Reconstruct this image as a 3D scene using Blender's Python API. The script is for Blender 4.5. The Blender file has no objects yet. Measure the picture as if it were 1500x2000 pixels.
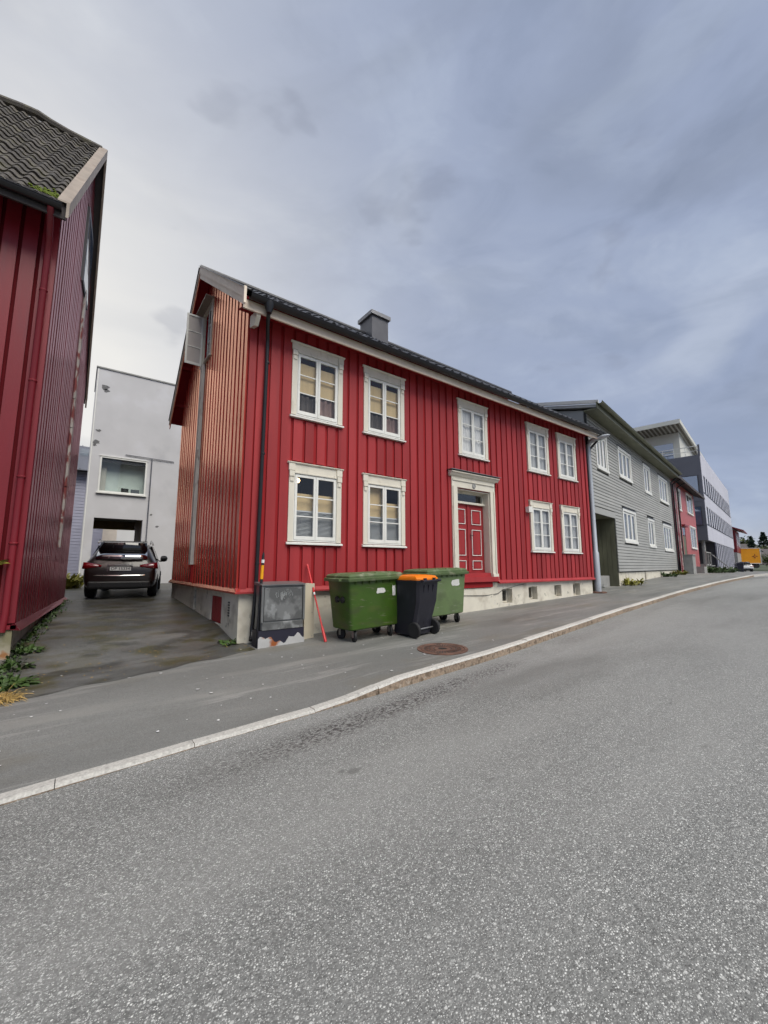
import bpy, math, random
from mathutils import Vector, Matrix
R = math.radians
random.seed(7)
scene = bpy.context.scene
COL = scene.collection

# ------------------------------------------------------------------ camera
cam_d = bpy.data.cameras.new('camera'); cam = bpy.data.objects.new('camera', cam_d); COL.objects.link(cam)
cam_d.sensor_fit = 'VERTICAL'; cam_d.sensor_height = 24.0
cam_d.lens = 24.0 * 800.0 / 2000.0
cam_d.clip_start = 0.05; cam_d.clip_end = 3000
cam.matrix_world = Matrix(((0.80165, -0.07778, -0.59271, 0.0),
                           (-0.59779, -0.10567, -0.79466, -7.8),
                           (-0.00083, 0.99135, -0.13121, 0.0),
                           (0, 0, 0, 1)))
scene.camera = cam

# ------------------------------------------------------------------ sky, sun, exposure
SUN_EL, SUN_AZ = 55.0, 172.0          # compass azimuth, clockwise from +Y
world = bpy.data.worlds.new('World'); scene.world = world; world.use_nodes = True
def build_world():
    nt = world.node_tree; n = nt.nodes; L = nt.links; n.clear()
    out = n.new('ShaderNodeOutputWorld'); bg = n.new('ShaderNodeBackground')
    sky = n.new('ShaderNodeTexSky'); sky.sky_type = 'NISHITA'; sky.sun_disc = False
    sky.sun_elevation = R(SUN_EL); sky.sun_rotation = R(SUN_AZ)
    tc = n.new('ShaderNodeTexCoord')
    sep = n.new('ShaderNodeSeparateXYZ'); L.new(tc.outputs['Generated'], sep.inputs[0])
    def math_(op, a, b=None, clamp=False):
        m = n.new('ShaderNodeMath'); m.operation = op; m.use_clamp = clamp
        for i, s in enumerate((a, b)):
            if s is None: continue
            if isinstance(s, (int, float)): m.inputs[i].default_value = s
            else: L.new(s, m.inputs[i])
        return m.outputs[0]
    zc = math_('MAXIMUM', sep.outputs['Z'], 0.0)
    den = math_('ADD', zc, 0.22)
    comb = n.new('ShaderNodeCombineXYZ')          # cloud layer seen from below, flattened towards the horizon
    sq = math_('POWER', den, 0.22)
    L.new(math_('DIVIDE', sep.outputs['X'], sq), comb.inputs[0])
    L.new(math_('DIVIDE', sep.outputs['Y'], sq), comb.inputs[1])
    L.new(math_('MULTIPLY', zc, 2.3), comb.inputs[2])
    def noise(scale, detail, rough, dist, off):
        mp = n.new('ShaderNodeMapping'); mp.inputs['Location'].default_value = off
        L.new(comb.outputs[0], mp.inputs['Vector'])
        t = n.new('ShaderNodeTexNoise'); t.inputs['Scale'].default_value = scale
        t.inputs['Detail'].default_value = detail; t.inputs['Roughness'].default_value = rough
        t.inputs['Distortion'].default_value = dist
        L.new(mp.outputs[0], t.inputs['Vector']); return t.outputs['Fac']
    def ramp(fac, stops):
        r = n.new('ShaderNodeValToRGB'); L.new(fac, r.inputs[0])
        el = r.color_ramp.elements
        while len(el) < len(stops): el.new(0.5)
        for e, (p, c) in zip(el, stops): e.position = p; e.color = (*c, 1)
        r.color_ramp.interpolation = 'EASE'
        return r.outputs[0]
    def mix(fac, a, b, mode='MIX'):
        m = n.new('ShaderNodeMix'); m.data_type = 'RGBA'; m.blend_type = mode
        if isinstance(fac, (int, float)): m.inputs['Factor'].default_value = fac
        else: L.new(fac, m.inputs['Factor'])
        for nm, s in (('A', a), ('B', b)):
            sock = [i for i in m.inputs if i.name == nm and i.type == 'RGBA'][0]
            if isinstance(s, tuple): sock.default_value = (*s, 1)
            else: L.new(s, sock)
        return [o for o in m.outputs if o.type == 'RGBA'][0]
    big = noise(1.7, 5, 0.52, 0.6, (3.1, 1.7, 0))
    fine = noise(4.2, 6, 0.55, 0.5, (8.3, 2.2, 0))
    cloud = ramp(big, [(0.30, (0.126, 0.147, 0.197)), (0.50, (0.153, 0.179, 0.243)), (0.70, (0.205, 0.230, 0.285))])
    puff = ramp(fine, [(0.32, (0.89, 0.90, 0.91)), (0.50, (1, 1, 1)), (0.70, (1.15, 1.14, 1.10))])
    cloud = mix(1.0, cloud, puff, 'MULTIPLY')
    # thin, bright cloud low over the end of the driveway
    dot = n.new('ShaderNodeVectorMath'); dot.operation = 'DOT_PRODUCT'
    L.new(tc.outputs['Generated'], dot.inputs[0]); dot.inputs[1].default_value = Vector((-0.16, 0.93, 0.30)).normalized()
    g = math_('POWER', math_('MAXIMUM', dot.outputs['Value'], 0.0), 5.5)
    g2 = math_('MULTIPLY', g, math_('ADD', math_('MULTIPLY', big, 0.9), 0.66), clamp=True)
    cloud = mix(g2, cloud, (0.40, 0.39, 0.37))
    # dark ragged scraps of low cloud
    scraps = noise(4.6, 4, 0.45, 0.2, (1.3, 5.4, 0))
    sm = ramp(scraps, [(0.62, (0, 0, 0)), (0.70, (1, 1, 1))])
    sm2 = n.new('ShaderNodeRGBToBW'); L.new(sm, sm2.inputs[0])
    cloud = mix(math_('MULTIPLY', sm2.outputs[0], 0.22), cloud, (0.09, 0.098, 0.125))
    # white cloud bank low on the horizon
    hz = math_('POWER', math_('SUBTRACT', 1.0, zc), 9.0)
    bank = noise(2.2, 5, 0.5, 0.2, (0.4, 7.7, 0))
    bm = ramp(bank, [(0.42, (0, 0, 0)), (0.62, (1, 1, 1))])
    bm2 = n.new('ShaderNodeRGBToBW'); L.new(bm, bm2.inputs[0])
    cloud = mix(math_('MULTIPLY', math_('MULTIPLY', hz, bm2.outputs[0]), 0.75), cloud, (0.27, 0.28, 0.30))
    skyc = mix(1.0, sky.outputs[0], (0.06, 0.06, 0.06), 'MULTIPLY')
    total = mix(0.92, skyc, cloud)
    L.new(total, bg.inputs['Color']); bg.inputs['Strength'].default_value = 1.0
    L.new(bg.outputs[0], out.inputs[0])
build_world()
sun_d = bpy.data.lights.new('sun', 'SUN'); sun = bpy.data.objects.new('sun', sun_d); COL.objects.link(sun)
sun_d.energy = 1.5; sun_d.angle = R(42); sun_d.color = (1.0, 0.945, 0.84)
sd = Vector((math.sin(R(SUN_AZ)) * math.cos(R(SUN_EL)), math.cos(R(SUN_AZ)) * math.cos(R(SUN_EL)), math.sin(R(SUN_EL))))
sun.rotation_euler = sd.to_track_quat('Z', 'Y').to_euler()
vs = scene.view_settings
scene.display_settings.display_device = 'sRGB'
vs.view_transform = 'Standard'; vs.look = 'None'; vs.exposure = 1.20; vs.gamma = 1.0; vs.use_curve_mapping = False
scene.cycles.use_denoising = True; scene.cycles.use_adaptive_sampling = True; scene.cycles.adaptive_threshold = 0.03
scene.cycles.max_bounces = 6; scene.cycles.diffuse_bounces = 2; scene.cycles.glossy_bounces = 3
scene.cycles.transparent_max_bounces = 10; scene.cycles.caustics_reflective = False; scene.cycles.caustics_refractive = False

# ------------------------------------------------------------------ materials
MATS = {}
def mat(name, col, rough=0.6, var=0.12, scale=2.5, stretch=(1, 1, 1), bump=0.0, bscale=60.0, metal=0.0, spec=0.5,
        rnd=0.0, stains=(), coat=0.0, emit=None, stint=None, sheen=None):
    """Principled material: base colour broken up by position noise, per-object tone, and shaped stains.
    stains: (colour, noise scale, low, high, amount, stretch)"""
    m = bpy.data.materials.new(name); m.use_nodes = True; MATS[name] = m
    nt = m.node_tree; n = nt.nodes; L = nt.links
    b = n['Principled BSDF']
    b.inputs['Roughness'].default_value = rough; b.inputs['Metallic'].default_value = metal
    b.inputs['Specular IOR Level'].default_value = spec; b.inputs['Coat Weight'].default_value = coat
    b.inputs['Coat Roughness'].default_value = 0.06
    if sheen:
        b.inputs['Sheen Weight'].default_value = sheen[0]; b.inputs['Sheen Roughness'].default_value = sheen[1]; b.inputs['Sheen Tint'].default_value = (*sheen[2], 1)
    if stint: b.inputs['Specular Tint'].default_value = (*stint, 1)
    geo = n.new('ShaderNodeNewGeometry')
    def mp(st):
        k = n.new('ShaderNodeMapping'); k.inputs['Scale'].default_value = st; L.new(geo.outputs['Position'], k.inputs[0]); return k.outputs[0]
    def noise(sc, st, det=5.0):
        t = n.new('ShaderNodeTexNoise'); t.inputs['Scale'].default_value = sc; t.inputs['Detail'].default_value = det
        L.new(mp(st), t.inputs['Vector']); return t.outputs['Fac']
    def mix(fac, a, bb, mode='MIX'):
        k = n.new('ShaderNodeMix'); k.data_type = 'RGBA'; k.blend_type = mode
        if isinstance(fac, float): k.inputs['Factor'].default_value = fac
        else: L.new(fac, k.inputs['Factor'])
        for nm, s in (('A', a), ('B', bb)):
            so = [i for i in k.inputs if i.name == nm and i.type == 'RGBA'][0]
            if isinstance(s, tuple): so.default_value = (*s[:3], 1)
            else: L.new(s, so)
        return [o for o in k.outputs if o.type == 'RGBA'][0]
    def mrange(s, a, c, d, e):
        k = n.new('ShaderNodeMapRange'); L.new(s, k.inputs[0])
        k.inputs[1].default_value = a; k.inputs[2].default_value = c; k.inputs[3].default_value = d; k.inputs[4].default_value = e
        return k.outputs[0]
    c = col
    if var > 0:
        f = mrange(noise(scale, stretch), 0.3, 0.7, 1 - var, 1 + var)
        h = n.new('ShaderNodeHueSaturation'); h.inputs['Color'].default_value = (*col, 1); L.new(f, h.inputs['Value']); c = h.outputs[0]
    for (sc_, ns, lo, hi, am, st) in stains:
        c = mix(mrange(noise(ns, st, 4.0), lo, hi, 0.0, am), c, sc_)
    if rnd > 0:
        oi = n.new('ShaderNodeObjectInfo'); h = n.new('ShaderNodeHueSaturation')
        L.new(mrange(oi.outputs['Random'], 0, 1, 1 - rnd, 1 + rnd), h.inputs['Value'])
        if isinstance(c, tuple): h.inputs['Color'].default_value = (*c, 1)
        else: L.new(c, h.inputs['Color'])
        c = h.outputs[0]
    if isinstance(c, tuple): b.inputs['Base Color'].default_value = (*c, 1)
    else: L.new(c, b.inputs['Base Color'])
    if bump > 0:
        bp = n.new('ShaderNodeBump'); bp.inputs['Strength'].default_value = bump; bp.inputs['Distance'].default_value = 0.01
        L.new(noise(bscale, stretch), bp.inputs['Height']); L.new(bp.outputs[0], b.inputs['Normal'])
    if emit:
        b.inputs['Emission Color'].default_value = (*emit[0], 1); b.inputs['Emission Strength'].default_value = emit[1]
    return m
def tinted_sheen(name, tint, rough, gain):  # the tint puts a glow into the gloss colour
    """painted sheen: a gloss layer, its tint imitating coloured light, that strengthens at grazing angles (Schlick)"""
    nt = MATS[name].node_tree; n = nt.nodes; L = nt.links
    out = [k for k in n if k.type == 'OUTPUT_MATERIAL'][0]; b = n['Principled BSDF']
    g = n.new('ShaderNodeBsdfGlossy'); g.inputs['Color'].default_value = (*tint, 1); g.inputs['Roughness'].default_value = rough
    geo = n.new('ShaderNodeNewGeometry'); dt = n.new('ShaderNodeVectorMath'); dt.operation = 'DOT_PRODUCT'
    L.new(geo.outputs['Normal'], dt.inputs[0]); L.new(geo.outputs['Incoming'], dt.inputs[1])
    def mm(op, a, b_=None):
        k = n.new('ShaderNodeMath'); k.operation = op; k.use_clamp = op != 'ABSOLUTE'
        for i_, s_ in enumerate((a, b_)):
            if s_ is None: continue
            if isinstance(s_, (int, float)): k.inputs[i_].default_value = s_
            else: L.new(s_, k.inputs[i_])
        return k.outputs[0]
    fac = mm('MULTIPLY', mm('POWER', mm('SUBTRACT', 1.0, mm('ABSOLUTE', dt.outputs['Value'])), 4.0), gain)
    mx = n.new('ShaderNodeMixShader'); L.new(fac, mx.inputs[0]); L.new(b.outputs[0], mx.inputs[1]); L.new(g.outputs[0], mx.inputs[2]); L.new(mx.outputs[0], out.inputs[0])
def glass_mat(name, tint=(0.86, 0.9, 0.9), ior=1.5, wob=0.0, refl=1.0, base=None, grazing=1.0):
    m = bpy.data.materials.new(name); m.use_nodes = True; MATS[name] = m
    nt = m.node_tree; n = nt.nodes; L = nt.links; n.clear()
    out = n.new('ShaderNodeOutputMaterial'); mx = n.new('ShaderNodeMixShader')
    if base: tr = n.new('ShaderNodeBsdfDiffuse'); tr.inputs[0].default_value = (*base, 1)
    else: tr = n.new('ShaderNodeBsdfTransparent'); tr.inputs[0].default_value = (*tint, 1)
    gl = n.new('ShaderNodeBsdfGlossy'); gl.inputs['Roughness'].default_value = 0.015
    # Schlick reflectance from |N.I|, the same from both sides of the pane
    f0 = ((ior - 1) / (ior + 1)) ** 2 * refl
    g_ = n.new('ShaderNodeNewGeometry'); dt = n.new('ShaderNodeVectorMath'); dt.operation = 'DOT_PRODUCT'
    L.new(g_.outputs['Normal'], dt.inputs[0]); L.new(g_.outputs['Incoming'], dt.inputs[1])
    def mm(op, a, b_=None):
        k = n.new('ShaderNodeMath'); k.operation = op; k.use_clamp = op != 'ABSOLUTE'
        for i_, s_ in enumerate((a, b_)):
            if s_ is None: continue
            if isinstance(s_, (int, float)): k.inputs[i_].default_value = s_
            else: L.new(s_, k.inputs[i_])
        return k.outputs[0]
    sch = mm('POWER', mm('SUBTRACT', 1.0, mm('ABSOLUTE', dt.outputs['Value'])), 5.0)
    L.new(mm('ADD', mm('MULTIPLY', sch, grazing * (1 - f0)), f0), mx.inputs[0])
    if wob:
        geo = n.new('ShaderNodeNewGeometry'); t = n.new('ShaderNodeTexNoise'); t.inputs['Scale'].default_value = 5.0
        t.inputs['Detail'].default_value = 1.0
        L.new(geo.outputs['Position'], t.inputs['Vector']); bp = n.new('ShaderNodeBump'); bp.inputs['Strength'].default_value = wob
        bp.inputs['Distance'].default_value = 0.02
        L.new(t.outputs['Fac'], bp.inputs['Height']); L.new(bp.outputs[0], gl.inputs['Normal'])
    L.new(tr.outputs[0], mx.inputs[1]); L.new(gl.outputs[0], mx.inputs[2]); L.new(mx.outputs[0], out.inputs[0])
    return m
def asphalt(name, dark, light, stone_amt, cell, rough, patches=(), bump=0.35, band=None, tone=0.12, cracks=0.0):
    """binder with pale aggregate from Voronoi cells; patches as stains"""
    m = bpy.data.materials.new(name); m.use_nodes = True; MATS[name] = m
    nt = m.node_tree; n = nt.nodes; L = nt.links; b = n['Principled BSDF']
    b.inputs['Roughness'].default_value = rough; b.inputs['Specular IOR Level'].default_value = 0.4
    geo = n.new('ShaderNodeNewGeometry'); P = geo.outputs['Position']
    def mapv(st, loc=(0, 0, 0), rot=0):
        k = n.new('ShaderNodeMapping'); k.inputs['Scale'].default_value = st; k.inputs['Location'].default_value = loc
        k.inputs['Rotation'].default_value = (0, 0, rot); L.new(P, k.inputs[0]); return k.outputs[0]
    def noise(sc, st=(1, 1, 1), det=4.0, loc=(0, 0, 0), rot=0, r=0.55):
        t = n.new('ShaderNodeTexNoise'); t.inputs['Scale'].default_value = sc; t.inputs['Detail'].default_value = det
        t.inputs['Roughness'].default_value = r
        L.new(mapv(st, loc, rot), t.inputs['Vector']); return t.outputs['Fac']
    def mr(s, a, c, d, e):
        k = n.new('ShaderNodeMapRange'); L.new(s, k.inputs[0])
        for i, v in enumerate((a, c, d, e)): k.inputs[i + 1].default_value = v
        return k.outputs[0]
    def mth(op, a, bb):
        k = n.new('ShaderNodeMath'); k.operation = op
        for i, s in enumerate((a, bb)):
            if isinstance(s, (int, float)): k.inputs[i].default_value = s
            else: L.new(s, k.inputs[i])
        return k.outputs[0]
    def mix(fac, a, bb, mode='MIX'):
        k = n.new('ShaderNodeMix'); k.data_type = 'RGBA'; k.blend_type = mode
        if isinstance(fac, float): k.inputs['Factor'].default_value = fac
        else: L.new(fac, k.inputs['Factor'])
        for nm, s in (('A', a), ('B', bb)):
            so = [i for i in k.inputs if i.name == nm and i.type == 'RGBA'][0]
            if isinstance(s, tuple): so.default_value = (*s[:3], 1)
            else: L.new(s, so)
        return [o for o in k.outputs if o.type == 'RGBA'][0]
    col = None; hgt = None
    for k, (cs, amt) in enumerate(((cell, stone_amt), (cell * 0.55, stone_amt * 0.28), (cell * 2.1, stone_amt))):
        v = n.new('ShaderNodeTexVoronoi'); v.inputs['Scale'].default_value = 1.0
        L.new(mapv((cs, cs * 1.25, cs), (k * 3.7, k * 1.9, 0), 0.4 + k), v.inputs['Vector'])
        sepc = n.new('ShaderNodeSeparateColor'); L.new(v.outputs['Color'], sepc.inputs[0])
        pick = mr(sepc.outputs[0], 1 - amt, 1 - amt + 0.12, 0, 1)
        core = mr(v.outputs['Distance'], 0.30, 0.48, 1, 0)
        fac = mth('MULTIPLY', pick, core)
        lt = mix(sepc.outputs[1], tuple(x * 0.55 for x in light), tuple(min(1, x * 1.25) for x in light))
        if col is None:
            base = mix(sepc.outputs[2], tuple(x * 0.72 for x in dark), tuple(x * 1.30 for x in dark))
            col = mix(fac, base, lt); hgt = mr(v.outputs['Distance'], 0, 0.6, 1, 0)
        else: col = mix(fac, col, lt)
    tn = mr(noise(0.5, (0.35, 1, 1), 5.0), 0.3, 0.7, 1 - tone, 1 + tone)
    h = n.new('ShaderNodeHueSaturation'); L.new(col, h.inputs['Color']); L.new(tn, h.inputs['Value']); col = h.outputs[0]
    for (sc_, ns, lo, hi, am, st, loc) in patches:
        col = mix(mr(noise(ns, st, 4.0, loc), lo, hi, 0.0, am), col, sc_)
    if band:   # worn strip where stones have come out, following the kerb line
        sp = n.new('ShaderNodeSeparateXYZ'); L.new(P, sp.inputs[0])
        yl = mth('SUBTRACT', sp.outputs[1], mth('ADD', mth('MULTIPLY', sp.outputs[0], band[0]), band[1]))
        inb = mr(mth('ABSOLUTE', yl, 0.0), band[2] * 0.3, band[2], 1, 0)
        holes = mr(noise(34.0, (0.8, 1.3, 1), 3.0), 0.47, 0.56, 0, 1)
        big = mr(noise(1.1, (0.5, 1, 1), 3.0, (4, 2, 0)), 0.42, 0.56, 0, 1)
        inb = mth('MULTIPLY', inb, mth('MULTIPLY', mr(sp.outputs[0], 0.4, 2.0, 0, 1), mr(sp.outputs[0], 4.0, 9.0, 1, 0.3)))
        col = mix(mth('MULTIPLY', mth('MULTIPLY', inb, holes), mth('MULTIPLY', big, 0.85)), col, (0.028, 0.022, 0.022))
    if cracks:
        w = noise(0.9, (0.12, 2.4, 1), 8.0, (9, 3, 0), -0.06, 0.62)
        line = mr(mth('ABSOLUTE', mth('SUBTRACT', w, 0.5), 0.0), 0.003, 0.016, 1, 0)
        gate = mr(noise(0.7, (0.5, 1, 1), 3.0, (2, 8, 0)), 0.44, 0.54, 0, 1)
        col = mix(mth('MULTIPLY', mth('MULTIPLY', line, gate), cracks), col, (0.30, 0.295, 0.28))
    L.new(col, b.inputs['Base Color'])
    bp = n.new('ShaderNodeBump'); bp.inputs['Strength'].default_value = bump; bp.inputs['Distance'].default_value = 0.006
    L.new(hgt, bp.inputs['Height']); L.new(bp.outputs[0], b.inputs['Normal'])
    return m

RED = (0.338, 0.034, 0.038)
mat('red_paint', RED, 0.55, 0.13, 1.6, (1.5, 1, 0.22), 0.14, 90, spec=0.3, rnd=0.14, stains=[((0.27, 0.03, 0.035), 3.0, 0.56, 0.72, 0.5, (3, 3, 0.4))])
mat('red_gable_glow', (0.50, 0.052, 0.042), 0.34, 0.10, 1.6, (1, 1, 0.25), 0.10, 90, spec=0.22, rnd=0.14)  # house red lightened so the gable looks lit by sky glow
tinted_sheen('red_gable_glow', (1.0, 0.54, 0.38), 0.24, 1.9)  # warm tint imitates orange light reflected along the gable
mat('red_recess', (0.31, 0.016, 0.020), 0.7, 0.12, 2.0, (1, 1, 0.3), spec=0.2)  # darker than the boards, painting shade into the gaps between them
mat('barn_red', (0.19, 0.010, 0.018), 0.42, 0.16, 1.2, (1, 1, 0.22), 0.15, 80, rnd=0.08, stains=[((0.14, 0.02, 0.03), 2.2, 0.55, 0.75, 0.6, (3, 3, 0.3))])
mat('barn_red_shaded', (0.10, 0.006, 0.012), 0.33, 0.14, 1.4, (1, 1, 0.25), 0.06, 80, spec=0.25, rnd=0.10)  # barn red darkened to put the gable's shade into its colour
tinted_sheen('barn_red_shaded', (0.80, 0.36, 0.46), 0.22, 0.42)  # tint adds a painted purple-pink sheen
mat('barn_recess', (0.09, 0.006, 0.009), 0.85, 0.12, spec=0.1)
mat('pale_red', (0.42, 0.10, 0.10), 0.5, 0.12, 2)
mat('cream_paint', (0.72, 0.68, 0.58), 0.45, 0.06, 4, (1, 1, 0.4), 0.08, 70, stains=[((0.42, 0.37, 0.28), 9, 0.60, 0.74, 0.45, (1, 1, 0.4))])
mat('white_paint', (0.79, 0.79, 0.75), 0.42, 0.05, 4, (1, 1, 0.5), stains=[((0.45, 0.44, 0.38), 12, 0.62, 0.75, 0.4, (1, 1, 0.5))])
mat('fascia_paint', (0.76, 0.65, 0.53), 0.5, 0.08, 3, (0.4, 1, 1), stains=[((0.40, 0.33, 0.25), 6, 0.58, 0.75, 0.5, (0.4, 1, 1))])
mat('barge_wood', (0.32, 0.265, 0.215), 0.55, 0.16, 4, (1, 1, 1), 0.2, 60, stains=[((0.22, 0.16, 0.12), 5, 0.52, 0.72, 0.6, (1, 1, 1))])
mat('peeled_paint', (0.45, 0.42, 0.40), 0.7, 0.2, 7, (1, 1, 0.3), 0.3, 60, stains=[((0.22, 0.03, 0.03), 4, 0.48, 0.55, 0.95, (2, 2, 0.6))])
mat('worn_cover', (0.66, 0.63, 0.59), 0.7, 0.15, 7, (1, 1, 0.3), 0.3, 60, stains=[((0.30, 0.22, 0.20), 5, 0.56, 0.66, 0.7, (2, 2, 0.6))])
mat('plinth', (0.70, 0.66, 0.56), 0.8, 0.08, 2.2, (1, 1, 1), 0.25, 40,
    stains=[((0.34, 0.29, 0.22), 2.6, 0.52, 0.72, 0.6, (1, 1, 1)), ((0.16, 0.16, 0.12), 5.0, 0.64, 0.74, 0.7, (1, 1, 1)), ((0.64, 0.61, 0.55), 7.0, 0.60, 0.70, 0.6, (1, 1, 1))])
mat('old_plinth', (0.42, 0.38, 0.30), 0.85, 0.15, 3, (1, 1, 1), 0.4, 30,
    stains=[((0.16, 0.15, 0.07), 2.4, 0.45, 0.62, 0.8, (1, 1, 1)), ((0.30, 0.12, 0.03), 4.0, 0.58, 0.70, 0.9, (1, 1, 1))])
mat('black_metal', (0.012, 0.012, 0.014), 0.35, 0.2, 5, spec=0.5)
mat('dark_tile', (0.035, 0.035, 0.040), 0.45, 0.2, 3, rnd=0.2, bump=0.1)
mat('mossy_tile', (0.072, 0.063, 0.054), 0.75, 0.25, 5, (1, 1, 1), 0.4, 50, rnd=0.3,
    stains=[((0.10, 0.095, 0.04), 5.0, 0.54, 0.68, 0.5, (1, 1, 1)), ((0.14, 0.135, 0.125), 12, 0.60, 0.70, 0.6, (1, 1, 1))])
mat('moss', (0.11, 0.15, 0.015), 0.95, 0.35, 14)
mat('chimney_grey', (0.11, 0.11, 0.12), 0.4, 0.10, 3, metal=0.3)
mat('chimney_cap', (0.24, 0.24, 0.25), 0.4, 0.08, 3, metal=0.4)
mat('roof_felt', (0.05, 0.045, 0.045), 0.9, 0.2)
mat('dark_inside', (0.05, 0.045, 0.042), 0.9, 0.1)
mat('curtain_dark', (0.10, 0.085, 0.075), 0.9, 0.2, 6, (3, 1, 0.3))
mat('curtain_rose', (0.30, 0.20, 0.18), 0.9, 0.2, 6, (3, 1, 0.3))
mat('room_wall', (0.78, 0.82, 0.76), 0.8, 0.06, 2)
mat('curtain_sheer', (0.52, 0.53, 0.54), 0.9, 0.10, 6, (3, 1, 0.3))
mat('curtain_white', (0.74, 0.74, 0.74), 0.9, 0.06, 6, (3, 1, 0.3))
mat('blind_grey', (0.55, 0.57, 0.58), 0.5, 0.05)
mat('lamp_glow', (1, 0.8, 0.5), 0.5, 0, emit=((1.0, 0.66, 0.30), 2.6))
glass_mat('window_glass', (0.95, 0.96, 0.96), 1.55, 0.10, 1.7)
glass_mat('clear_glass', (0.92, 0.95, 0.95), 1.5, 0.0, 1.3)
glass_mat('open_glass', ior=1.7, wob=0.05, refl=2.0, base=(0.58, 0.54, 0.52))  # pale diffuse base paints the reflected sky onto the open pane
glass_mat('painted_sky_glass', ior=1.7, refl=6.0, base=(0.12, 0.17, 0.26))  # blue diffuse base puts reflected sky into the pane colour
glass_mat('office_glass', ior=1.3, refl=0.5, base=(0.035, 0.04, 0.055), grazing=0.25)
glass_mat('car_rear_glass', ior=1.8, refl=8.0, base=(0.01, 0.01, 0.012))
mat('reflected_beige', (0.62, 0.47, 0.26), 0.85, 0.06, 3, (4, 1, 0.3))  # colour of a beige building's reflection, put on panels behind the glass
glass_mat('car_glass', ior=1.6, refl=1.5, base=(0.006, 0.006, 0.007))
mat('galvanised', (0.22, 0.225, 0.225), 0.50, 0.12, 3, (1, 1, 1), 0.05, 60, metal=0.35,
    stains=[((0.105, 0.108, 0.108), 4.2, 0.44, 0.54, 0.85, (1, 1, 0.8)), ((0.36, 0.37, 0.37), 5.0, 0.57, 0.63, 0.7, (1, 1, 0.7))])
mat('galvanised_frame', (0.20, 0.205, 0.205), 0.45, 0.12, 3, metal=0.5)
mat('cabinet_base', (0.016, 0.015, 0.030), 0.5, 0.2, 3)
mat('peeling_base', (0.46, 0.46, 0.46), 0.75, 0.1, 4, stains=[((0.30, 0.085, 0.02), 2.6, 0.50, 0.58, 1.0, (1, 1, 1.4))])
mat('scribble_paint', (0.40, 0.42, 0.42), 0.6, 0.1)
mat('duct_cream', (0.58, 0.52, 0.40), 0.6, 0.06, 3)
mat('bin_green', (0.044, 0.098, 0.010), 0.40, 0.12, 3, (1, 1, 1), 0.03, 40, rnd=0.0, stains=[((0.10, 0.11, 0.03), 4, 0.56, 0.74, 0.5, (0.4, 0.4, 1.5)), ((0.055, 0.06, 0.03), 2.2, 0.50, 0.66, 0.6, (1, 1, 2.0)), ((0.16, 0.17, 0.10), 14, 0.64, 0.70, 0.7, (0.3, 0.3, 2))])
mat('bin_green_faded', (0.125, 0.185, 0.075), 0.55, 0.10, 3, (1, 1, 1), 0.03, 40, stains=[((0.17, 0.20, 0.13), 4, 0.54, 0.72, 0.5, (0.4, 0.4, 1.5)), ((0.08, 0.10, 0.05), 2.4, 0.52, 0.68, 0.6, (1, 1, 2.0)), ((0.22, 0.24, 0.18), 14, 0.64, 0.70, 0.7, (0.3, 0.3, 2))])
mat('bin_lid_green', (0.085, 0.130, 0.050), 0.5, 0.12, 3, stains=[((0.24, 0.25, 0.17), 5, 0.52, 0.68, 0.7, (1, 1, 1))])
mat('bin_black', (0.014, 0.014, 0.022), 0.5, 0.15, 4, stains=[((0.05, 0.05, 0.065), 5, 0.56, 0.76, 0.5, (1, 1, 0.4))])
mat('bin_orange', (0.80, 0.20, 0.004), 0.42, 0.06, 4)
mat('rubber', (0.016, 0.016, 0.017), 0.75, 0.2, 8)
mat('dull_metal', (0.33, 0.33, 0.33), 0.45, 0.15, 6, metal=0.8)
mat('paper', (0.66, 0.66, 0.64), 0.7, 0.06, 20, stains=[((0.30, 0.30, 0.32), 30, 0.60, 0.68, 0.7, (1, 1, 2))])
mat('stick_red', (0.62, 0.012, 0.018), 0.4, 0.05)
mat('sign_yellow', (0.85, 0.38, 0.005), 0.4, 0.03)
mat('reflector_white', (0.75, 0.75, 0.75), 0.3, 0.03)
mat('rust_iron', (0.135, 0.070, 0.050), 0.75, 0.25, 9, (1, 1, 1), 0.4, 60, stains=[((0.06, 0.035, 0.025), 7, 0.5, 0.65, 0.8, (1, 1, 1)), ((0.24, 0.14, 0.10), 9, 0.58, 0.7, 0.6, (1, 1, 1))])
mat('granite_top', (0.50, 0.485, 0.45), 0.8, 0.2, 50, (1, 1, 1), 0.3, 120, rnd=0.08, stains=[((0.28, 0.27, 0.25), 20, 0.56, 0.70, 0.6, (1, 1, 1))])
mat('granite_face', (0.30, 0.23, 0.17), 0.9, 0.30, 40, (1, 1, 1), 0.6, 70, rnd=0.12, stains=[((0.11, 0.08, 0.055), 14, 0.50, 0.64, 0.8, (1, 1, 1)), ((0.42, 0.37, 0.31), 22, 0.60, 0.7, 0.7, (1, 1, 1))])
mat('concrete', (0.30, 0.30, 0.29), 0.85, 0.12, 4, (1, 1, 1), 0.2, 60)
mat('lilac_plaster', (0.575, 0.57, 0.585), 0.8, 0.06, 0.8, (1, 1, 1), 0.12, 30,
    stains=[((0.42, 0.42, 0.44), 1.1, 0.58, 0.76, 0.5, (1, 1, 1)), ((0.63, 0.63, 0.66), 0.8, 0.56, 0.66, 0.5, (1, 1, 1))])
mat('plaster_patch', (0.16, 0.16, 0.165), 0.9, 0.25, 14)
mat('lilac_boards', (0.40, 0.40, 0.50), 0.6, 0.06, 2)
mat('beige_wall', (0.62, 0.56, 0.49), 0.8, 0.08, 2)
mat('ochre_wall', (0.55, 0.40, 0.20), 0.8, 0.06, 2)
mat('tan_brown', (0.17, 0.12, 0.05), 0.7, 0.15, 3)
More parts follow.
